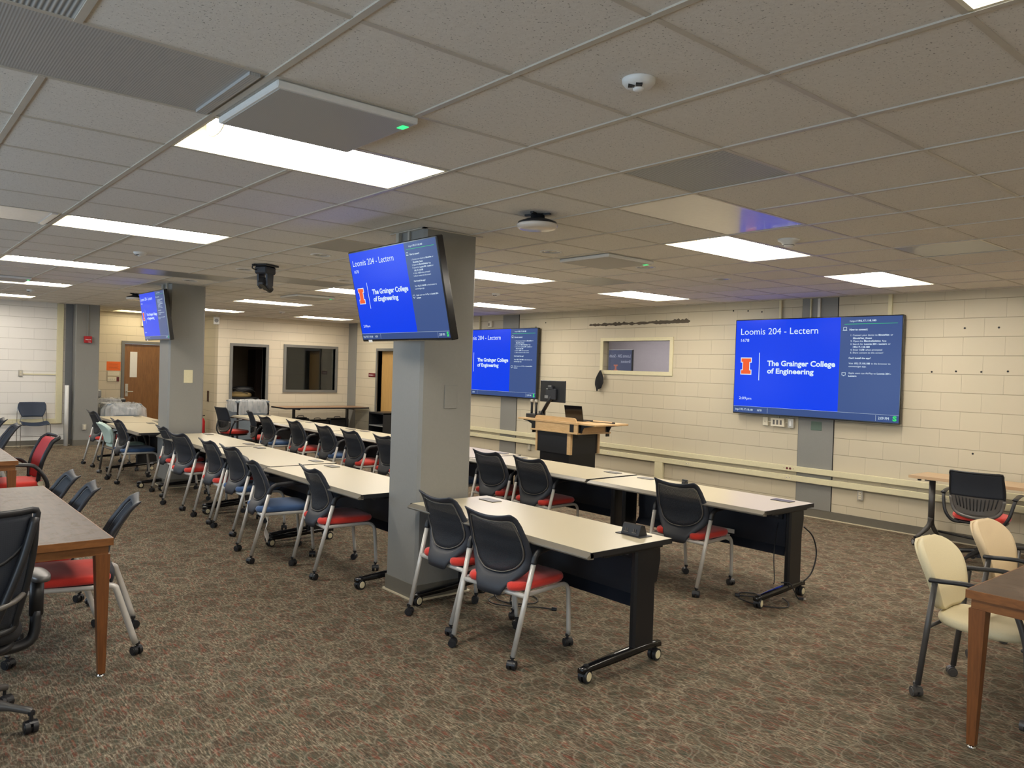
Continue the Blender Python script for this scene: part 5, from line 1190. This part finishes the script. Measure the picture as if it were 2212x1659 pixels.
M = MB(); M.tube([(0.05, 0.70, 0.16), (0.05, 0, 0.13), (0.05, -0.70, 0.16)], 0.012, 8); M.build('stretcher', 'black_steel', t)
M = MB(); M.cyl((-0.18, 0.82, 0.700), (-0.18, 0.82, 0.722), 0.018, 0.018, 12); M.build('flip_knob', 'black_plastic', t)

# ---- swivel chairs
def star_base(t, r=0.31, z=0.10, mat='black_plastic', rot=0.0, arm=0.022):
    M = MB(); M.cyl((0, 0, z-0.03), (0, 0, z+0.05), 0.042, 0.034, 18)
    for k in range(5):
        a = rot+2*PI*k/5; c, s = math.cos(a), math.sin(a); M.tube([(0.02*c, 0.02*s, z+0.03), (r*0.5*c, r*0.5*s, z+0.012), (r*0.92*c, r*0.92*s, z-0.018), (r*c, r*s, z-0.028)], [arm*1.1, arm, arm*0.7, arm*0.65], 10, sub=4)
    M.build('star_base', mat, t)
    for k in range(5):
        a = rot+2*PI*k/5; M = MB(); caster(M, r*math.cos(a), r*math.sin(a), 0.029, a+1.3+k, 0, z-0.028); M.build('caster', 'black_plastic', t)
def slat_back_fn(u, v):
    z = 0.50+0.40*v; hw = 0.19+0.040*math.sin(min(1, v*1.5)*PI/2)-0.016*max(0, v-0.5)*2
    return (-0.215-0.075*v+0.05*u*u+0.03*math.sin(v*PI), u*hw, z)
def slat_chair(label, seat, loc, rz, grp, top='gloss'):
    t = thing('slatted_back_chair', label, 'chair', loc, rz, grp)
    M = MB(); fnT = lambda u, v: slat_back_fn(u, 0.42+0.58*v); M.shell(fnT, 20, 12, 0.007); M.build('back_mesh', 'striped_mesh' , t)
    M = MB(); 
    rim = [slat_back_fn(-1, v/10) for v in range(3, 11)]+[slat_back_fn(-1+2*k/8, 1.0) for k in range(1, 8)]+[slat_back_fn(1, v/10) for v in range(10, 2, -1)]
    M.tube(rim, 0.010, 8, sub=2); M.build('back_frame', 'black_plastic', t)
    M = MB()
    for k in range(12):
        u = -0.80+1.60*k/11; z1 = 0.44-0.10*(1-u*u)*0.6; z0_ = 0.10+0.14*u*u
        M.tube([tuple(Vector(slat_back_fn(u, z1))-Vector((0.008, 0, 0))), tuple(Vector(slat_back_fn(u*0.97, (z0_+z1)/2))-Vector((0.008, 0, 0))), tuple(Vector(slat_back_fn(u*0.93, z0_))-Vector((0.008, 0, 0)))], 0.0045, 6, sub=2, rx=0.004)
    M.build('slots', 'ink', t)
    M = MB(); M.shell(lambda u, v: slat_back_fn(u*(0.78+0.22*min(1, v*2.2)), -0.02+0.50*v), 20, 10, 0.006)
    M.tube([slat_back_fn(-1, 0.40), slat_back_fn(-1.0, 0.16), slat_back_fn(-0.86, 0.02), slat_back_fn(-0.5, -0.04), slat_back_fn(0, -0.06), slat_back_fn(0.5, -0.04), slat_back_fn(0.86, 0.02), slat_back_fn(1.0, 0.16), slat_back_fn(1, 0.40)], 0.016, 10, sub=3)
    M.build('slatted_lower_back', 'gloss_grey', t)
    M = MB(); M.pad(-0.20, 0.26, -0.235, 0.235, 0.435, 0.492, 0, 2.8, 0.010, 40); M.build('seat', seat, t)
    M = MB(); M.pad(-0.19, 0.24, -0.22, 0.22, 0.405, 0.432, 0, 2.8, 0.003, 32); M.build('seat_pan', 'black_plastic', t)
    for s in (-1, 1):
        M = MB(); M.tube([(-0.14, s*0.10, 0.415), (-0.16, s*0.20, 0.42), (-0.17, s*0.262, 0.50), (-0.14, s*0.29, 0.62), (-0.10, s*0.298, 0.665)], 0.015, 10, sub=4); M.tube([(-0.13, s*0.298, 0.672), (0.02, s*0.300, 0.692), (0.16, s*0.292, 0.688)], 0.010, 10, sub=3, rx=0.024)
        M.build('armrest', 'black_plastic', t)
    M = MB(); M.cyl((0, 0, 0.12), (0, 0, 0.41), 0.025, 0.022, 16); M.build('gas_column', 'black_steel', t)
    star_base(t, 0.30, 0.105, 'black_plastic', 0.4); return t
sc1 = slat_chair('swivel chair with red seat and slatted black back facing the tan wall table', 'red_fabric', (7.10, -1.17, 0), 0.10, 'slatted back swivel chairs')
dup(sc1, (4.05, 9.98, 0), 0.12, 'red seated slatted back swivel chair in front of the bin by the dark doorway')
dup(sc1, (4.12, 8.72, 0), -0.25, 'slatted back chair tucked behind the blue seated chair in the far row')
# red swivel chair
t = thing('red_swivel_chair', 'red mesh backed swivel chair with black arms between the two left tables', 'chair', (0.09, 5.00, 0), PI+0.05)
def rb(u, v):
    z = 0.50+0.42*v; hw = 0.20+0.03*math.sin(v*PI*0.8)
    return (-0.17-0.14*v+0.10*math.sin(v*PI)*0.35-0.05*max(0, v-0.9)*10*0.6+0.03*u*u, u*hw, z-0.01*max(0, v-0.9)*5)
M = MB(); M.shell(lambda u, v: rb(u*0.93, 0.02+0.93*v), 16, 18, 0.010); M.build('back_mesh', 'red_mesh_fabric', t)
M = MB(); M.tube([rb(-1, k/10) for k in range(0, 11)]+[rb(-1+2*k/6, 1.0) for k in range(1, 6)]+[rb(1, k/10) for k in range(10, -1, -1)], 0.013, 10, sub=2, rx=0.02); M.tube([rb(-1, 0), (-0.13, 0, 0.45), rb(1, 0)], 0.014, 8, sub=4); M.build('back_frame', 'black_plastic', t)
M = MB(); M.pad(-0.20, 0.27, -0.24, 0.24, 0.44, 0.50, 0, 3.2, 0.012, 40); M.build('seat', 'red_fabric', t)
M = MB(); M.pad(-0.20, 0.26, -0.235, 0.235, 0.395, 0.438, 0, 3.2, 0.003, 32); M.build('seat_pan', 'black_plastic', t)
for s in (-1, 1):
    M = MB(); M.tube([(-0.12, s*0.20, 0.41), (-0.20, s*0.265, 0.43), (-0.19, s*0.275, 0.52), (-0.10, s*0.285, 0.645), (0.0, s*0.288, 0.672), (0.20, s*0.285, 0.680)], [0.020, 0.020, 0.018, 0.016, 0.013, 0.010], 10, sub=4, rx=0.022); M.build('armrest', 'black_plastic', t)
    M = MB(); M.cyl((-0.155, s*0.215, 0.475), (-0.155, s*0.232, 0.475), 0.026, 0.024, 16); M.build('hinge_cap', 'wheel_cream', t)
M = MB(); M.cyl((0, 0, 0.12), (0, 0, 0.40), 0.026, 0.022, 16); M.build('gas_column', 'black_steel', t)
star_base(t, 0.30, 0.10, 'black_plastic', 0.2)
# big black task chair, back towards the camera
t = thing('black_task_chair', 'large black mesh task chair at the left edge, seen from behind', 'chair', (-0.765, 0.30, 0), PI/2+0.06)
def tb(u, v):
    z = 0.50+0.53*v; hw = 0.185+0.065*math.sin(min(1, v*1.2)*PI/2)+0.008*v
    return (-0.235-0.030*v-0.05*max(0, v-0.6)+0.05*u*u-0.02*math.sin(v*PI), u*hw, z)
M = MB(); M.shell(lambda u, v: tb(u*0.93, 0.02+0.96*v), 18, 18, 0.006); M.build('back_mesh', 'striped_mesh', t)
M = MB(); M.tube([tb(-1, k/10) for k in range(0, 11)]+[tb(-1+2*k/8, 1.0) for k in range(1, 8)]+[tb(1, k/10) for k in range(10, -1, -1)]+[tb(0.5, -0.03), tb(0, -0.04), tb(-0.5, -0.03)], 0.016, 10, sub=3, rx=0.012, closed=True)
M.tube([tb(-0.98, 0.80), tb(-0.55, 0.60), tb(0, 0.54), tb(0.55, 0.60), tb(0.98, 0.80)], 0.010, 8, sub=4); M.build('back_frame', 'black_plastic', t)
M = MB()
off = lambda p, d: (p[0]-d, p[1], p[2])
M.tube([off(tb(-0.97, 0.95), 0.02), off(tb(-0.80, 0.60), 0.035), off(tb(-0.58, 0.20), 0.04), (-0.27, -0.06, 0.46), (-0.20, 0, 0.40)], 0.018, 10, sub=5); M.tube([off(tb(0.97, 0.95), 0.02), off(tb(0.80, 0.60), 0.035), off(tb(0.58, 0.20), 0.04), (-0.27, 0.06, 0.46), (-0.20, 0, 0.40)], 0.018, 10, sub=5)
M.build('back_support', 'black_plastic', t)
M = MB(); M.tube([tb(-1.0, 0.30), off(tb(-0.7, 0.26), 0.05), off(tb(0, 0.22), 0.07), off(tb(0.7, 0.26), 0.05), tb(1.0, 0.30)], 0.012, 8, sub=5); M.build('lumbar_bar', 'plate_grey', t)
M = MB(); M.pad(-0.22, 0.27, -0.25, 0.25, 0.43, 0.50, 0, 3.2, 0.012, 40); M.build('seat', 'black_cloth', t)
M = MB(); M.pad(-0.21, 0.25, -0.22, 0.22, 0.385, 0.428, 0, 3.2, 0.003, 32); M.box(-0.12, 0.12, -0.09, 0.09, 0.34, 0.39, bev=0.02); M.build('seat_pan', 'black_plastic', t)
for s in (-1, 1):
    M = MB(); M.tube([(-0.04, s*0.10, 0.37), (-0.04, s*0.22, 0.365), (-0.04, s*0.295, 0.40), (-0.03, s*0.310, 0.52)], 0.024, 12, sub=4, rx=0.028); M.tube([(-0.03, s*0.310, 0.50), (-0.03, s*0.312, 0.67)], 0.030, 14, sub=1, rx=0.026); M.build('arm_post', 'black_plastic', t)
    M = MB(); M.pad(-0.14, 0.10, s*0.315-0.045, s*0.315+0.045, 0.672, 0.700, 0, 2.6, 0.006, 28); M.build('arm_pad', 'dark_metal', t)
M = MB(); M.cyl((0, 0, 0.14), (0, 0, 0.36), 0.028, 0.024, 16); M.build('gas_column', 'black_steel', t)
star_base(t, 0.315, 0.125, 'dark_metal', -0.86, 0.024)
# ---- blue stacking chair
t = thing('stacking_chair', 'navy plastic stacking chair with thin chrome legs by the back left wall', 'chair', (1.39, 12.83, 0), -PI/2)
def bb(u, v):
    z = 0.57+0.27*v; hw = 0.165+0.065*math.sin(min(1, v*1.4)*PI/2)-0.03*max(0, v-0.75)*4*max(0, v-0.75)*4
    return (-0.20-0.06*v+0.04*u*u, u*hw, z)
M = MB(); M.shell(bb, 18, 12, 0.014); M.build('backrest', 'navy_plastic', t)
M = MB(); M.shell(lambda u, v: (-0.18+0.42*v, u*(0.225-0.02*(1-v)), 0.445+0.03*u*u+0.02*math.sin(v*PI*1.1)-0.02*max(0, v-0.8)*3), 14, 14, 0.012); M.build('seat', 'navy_plastic', t)
for s in (-1, 1):
    M = MB(); M.tube([(-0.245, s*0.232, 0.76), (-0.235, s*0.238, 0.60), (-0.24, s*0.24, 0.10), (-0.235, s*0.24, 0.012), (-0.10, s*0.24, 0.007), (0.18, s*0.24, 0.007), (0.225, s*0.24, 0.02), (0.225, s*0.24, 0.15), (0.215, s*0.236, 0.42), (0.19, s*0.232, 0.452), (-0.10, s*0.20, 0.430), (-0.20, s*0.185, 0.435), (-0.215, s*0.183, 0.50), (-0.215, s*0.17, 0.60)], 0.0055, 8, sub=5); M.build('leg_frame', 'chrome', t)
M = MB(); M.cyl((0.224, -0.24, 0.23), (0.224, 0.24, 0.23), 0.005, 0.005, 8); M.cyl((0.20, -0.23, 0.436), (0.20, 0.23, 0.436), 0.005, 0.005, 8); M.build('crossbar', 'chrome', t)
# ---- vinyl armchairs on casters (cream, tan, mint); origin between rear casters, +x forward
def oval_chair(mat, label, loc, rz, grp, arms=True, bh=0.365):
    t = thing('oval_back_chair', label, 'chair', loc, rz, grp)
    def ob(u, v, d=0.0):
        z = 0.472+bh*v; hw = (0.160+0.072*math.sin(min(1, v*1.35)*PI/2))*math.sqrt(max(0.0, 1-(max(0, v-0.55)/0.465)**3.0))*math.sqrt(max(0, 1-(max(0, 0.12-v)/0.16)**2))
        return (0.030-0.135*v+0.025*math.sin(v*PI)+0.035*(u*hw/0.23)**2-d, u*hw, z)
    M = MB(); M.shell(lambda u, v: ob(u, v), 18, 24, 0.040); M.build('backrest', mat, t)
    M = MB(); M.shell(lambda u, v: ob(u*0.97, 0.01+0.98*v, 0.026), 14, 20, 0.010); M.build('back_shell', mat, t)
    M = MB(); M.pad(0.015, 0.50, -0.232, 0.232, 0.400, 0.452, 0, 4.0, 0.006, 40, rear=0.88, dip=0.018); M.build('seat', mat, t)
    for s in (-1, 1):
        M = MB(); M.tube([(-0.020, s*0.245, 0.066), (0.045, s*0.240, 0.64)], 0.0155, 12, sub=1); M.build('rear_leg', 'dark_metal', t)
        M = MB(); M.tube([(0.505, s*0.245, 0.066), (0.490, s*0.245, 0.36), (0.475, s*0.247, 0.46), (0.435, s*0.25, 0.575), (0.375, s*0.252, 0.635)], 0.0155, 12, sub=5); M.build('front_leg', 'dark_metal', t)
        M = MB(); M.tube([(0.02, s*0.242, 0.650), (0.08, s*0.245, 0.656), (0.22, s*0.250, 0.668), (0.34, s*0.253, 0.650), (0.41, s*0.251, 0.600)], 0.013, 12, sub=5, rx=0.020); M.build('armrest', 'black_plastic', t)
    for x in (0.02, 0.47): M = MB(); M.tube([(x, -0.242, 0.394), (x, 0.242, 0.394)], 0.010, 8, sub=1); M.build('cross_tube', 'dark_metal', t)
    for k, (x, y) in enumerate(((-0.022, -0.245), (-0.022, 0.245), (0.505, -0.245), (0.505, 0.245))):
        M = MB(); caster(M, x-0.005, y, 0.027, (2.5, 0.6, 1.6, 1.1)[k], 0, 0.072); M.build('caster', 'dark_metal', t)
    return t
oval_chair('cream_vinyl', 'cream oval backed armchair pushed under the bottom right table', (3.61, -2.16, 0), -PI/2, 'oval backed armchairs')
oval_chair('tan_vinyl', 'tan oval backed armchair beyond the cream one at the right edge', (4.52, -2.13, 0), -PI/2-0.04, 'oval backed armchairs')
oval_chair('mint_vinyl', 'pale mint oval backed armchair at the left row, turned among the black mesh chairs', (1.68, 8.57, 0), 0.05, 'oval backed armchairs', True, 0.30)
# ---- bins
def bin_(label, loc, w_, d_, h_, mat, rz=0.0, drop=0.22, flare=0.05, seed=1):
    t = thing('waste_bin', label, 'waste bin', loc, rz, 'large bins with clear plastic liners'); random.seed(seed)
    M = MB(); a, b = w_/2, d_/2; vs = []
    for (s, zz) in ((0.88, 0.09), (1.0, h_)):
        for (p, q) in ((-1, -1), (1, -1), (1, 1), (-1, 1)): vs.append((p*a*s, q*b*s, zz))
    M.add(vs, [(0, 3, 2, 1), (0, 1, 5, 4), (1, 2, 6, 5), (2, 3, 7, 6), (3, 0, 4, 7)])
    M.box(-a-0.012, a+0.012, -b-0.012, -b+0.006, h_-0.03, h_, bev=0.003); M.box(-a-0.012, a+0.012, b-0.006, b+0.012, h_-0.03, h_, bev=0.003); M.box(-a-0.012, -a+0.006, -b, b, h_-0.03, h_); M.box(a-0.006, a+0.012, -b, b, h_-0.03, h_); M.build('tub', mat, t)
    M = MB(); M.box(-a-0.004, -a+0.04, -b-0.018, -b-0.002, 0.06, h_-0.04, bev=0.003); M.box(a-0.04, a+0.004, -b-0.018, -b-0.002, 0.06, h_-0.04, bev=0.003); M.box(-a, a, -b-0.010, -b+0.03, 0.06, 0.09); M.build('corner_frame', 'black_steel', t)
    for (p, q) in ((-1, -1), (1, -1), (1, 1), (-1, 1)): M = MB(); caster(M, p*a*0.82, q*b*0.82, 0.032, 0.5, 0, 0.095); M.build('caster', 'black_plastic', t)
    def loop(u, s, zz, jit):      # rounded rectangle point
        ang = u*2*PI; c, q = math.cos(ang), math.sin(ang); e = 0.42
        return ((a+s)*math.copysign(abs(c)**e, c)*1.0+jit*math.sin(11*ang+seed), (b+s)*math.copysign(abs(q)**e, q)+jit*math.cos(13*ang+2*seed), zz)
    n = 72; rows = [(-0.03, h_-0.16, 0.004), (-0.012, h_-0.02, 0.004), (0.006, h_+0.018, 0.005), (0.022, h_+0.006, 0.004), (flare, h_-0.10, 0.012), (flare*1.1, h_-drop, 0.014)]
    vs = []
    for r_i, (s, zz, j) in enumerate(rows):
        for k in range(n):
            u = k/n; zj = zz+(0.035*math.sin(4*PI*u+seed)+0.02*math.sin(14*PI*u) if r_i == 5 else 0.006*math.sin(18*PI*u+seed)); vs.append(loop(u, s, zj, j))
    fs = [(r_i*n+k, r_i*n+(k+1) % n, (r_i+1)*n+(k+1) % n, (r_i+1)*n+k) for r_i in range(len(rows)-1) for k in range(n)]
    M = MB(); M.add(vs, fs, 0, True); M.build('plastic_liner', 'clear_plastic_film', t); return t
bin_('grey bin with clear plastic liner standing before the dark doorway', (5.27, 12.42, 0), 0.70, 0.52, 0.90, 'grey_bin', 0.04, 0.24, 0.05, 2)
bin_('grey bin with a wide plastic liner, in front by the wooden corridor door', (2.96, 13.25, 0), 0.62, 0.50, 0.80, 'grey_bin', 0.1, 0.26, 0.12, 5)
bin_('dark bin behind the front grey one, by the wooden corridor door', (2.80, 13.95, 0), 0.72, 0.48, 0.86, 'black_plastic', 0.0, 0.16, 0.03, 9)
t = thing('covered_monitor', 'small grey box like screen behind the corridor bins', 'equipment', (2.72, 14.55, 0)); M = MB(); M.box(-0.20, 0.20, -0.12, 0.12, 0.0, 0.86, bev=0.01); M.build('stand', 'black_plastic', t); M = MB(); M.box(-0.17, 0.15, -0.10, 0.10, 0.86, 1.03, bev=0.02); M.build('screen_box', 'panel_grey', t)
t = thing('fire_extinguisher', 'red fire extinguisher on the corridor wall beside the far pillar', 'fire extinguisher', (4.69, 13.55, 0.02))
M = MB(); M.lathe([(0.0, 0), (0.06, 0.0), (0.065, 0.02), (0.065, 0.36), (0.045, 0.42), (0.02, 0.44), (0.0, 0.44)], n=24); M.build('cylinder', 'fire_red', t)
M = MB(); M.cyl((0, 0, 0.43), (0, 0, 0.49), 0.018); M.box(-0.015, 0.06, -0.012, 0.012, 0.48, 0.50); M.tube([(0, 0.02, 0.47), (0.02, 0.08, 0.44), (0.03, 0.08, 0.25), (0.03, 0.075, 0.12)], 0.010, 8); M.build('valve_and_hose', 'black_plastic', t)
t = thing('black_rack', 'black open shelf rack just left of the near pillar by the far door', 'shelf', (7.45, 10.35, 0))
M = MB(); M.box(-0.25, 0.25, -0.30, -0.28, 0, 0.74); M.box(-0.25, 0.25, 0.28, 0.30, 0, 0.74); M.box(-0.25, 0.25, -0.30, 0.30, 0.72, 0.75); M.box(0.23, 0.25, -0.28, 0.28, 0, 0.72); M.build('cabinet', 'black_plastic', t)
for zz in (0.20, 0.46): M = MB(); M.box(-0.25, 0.23, -0.28, 0.28, zz, zz+0.02); M.build('shelf', 'panel_grey', t)
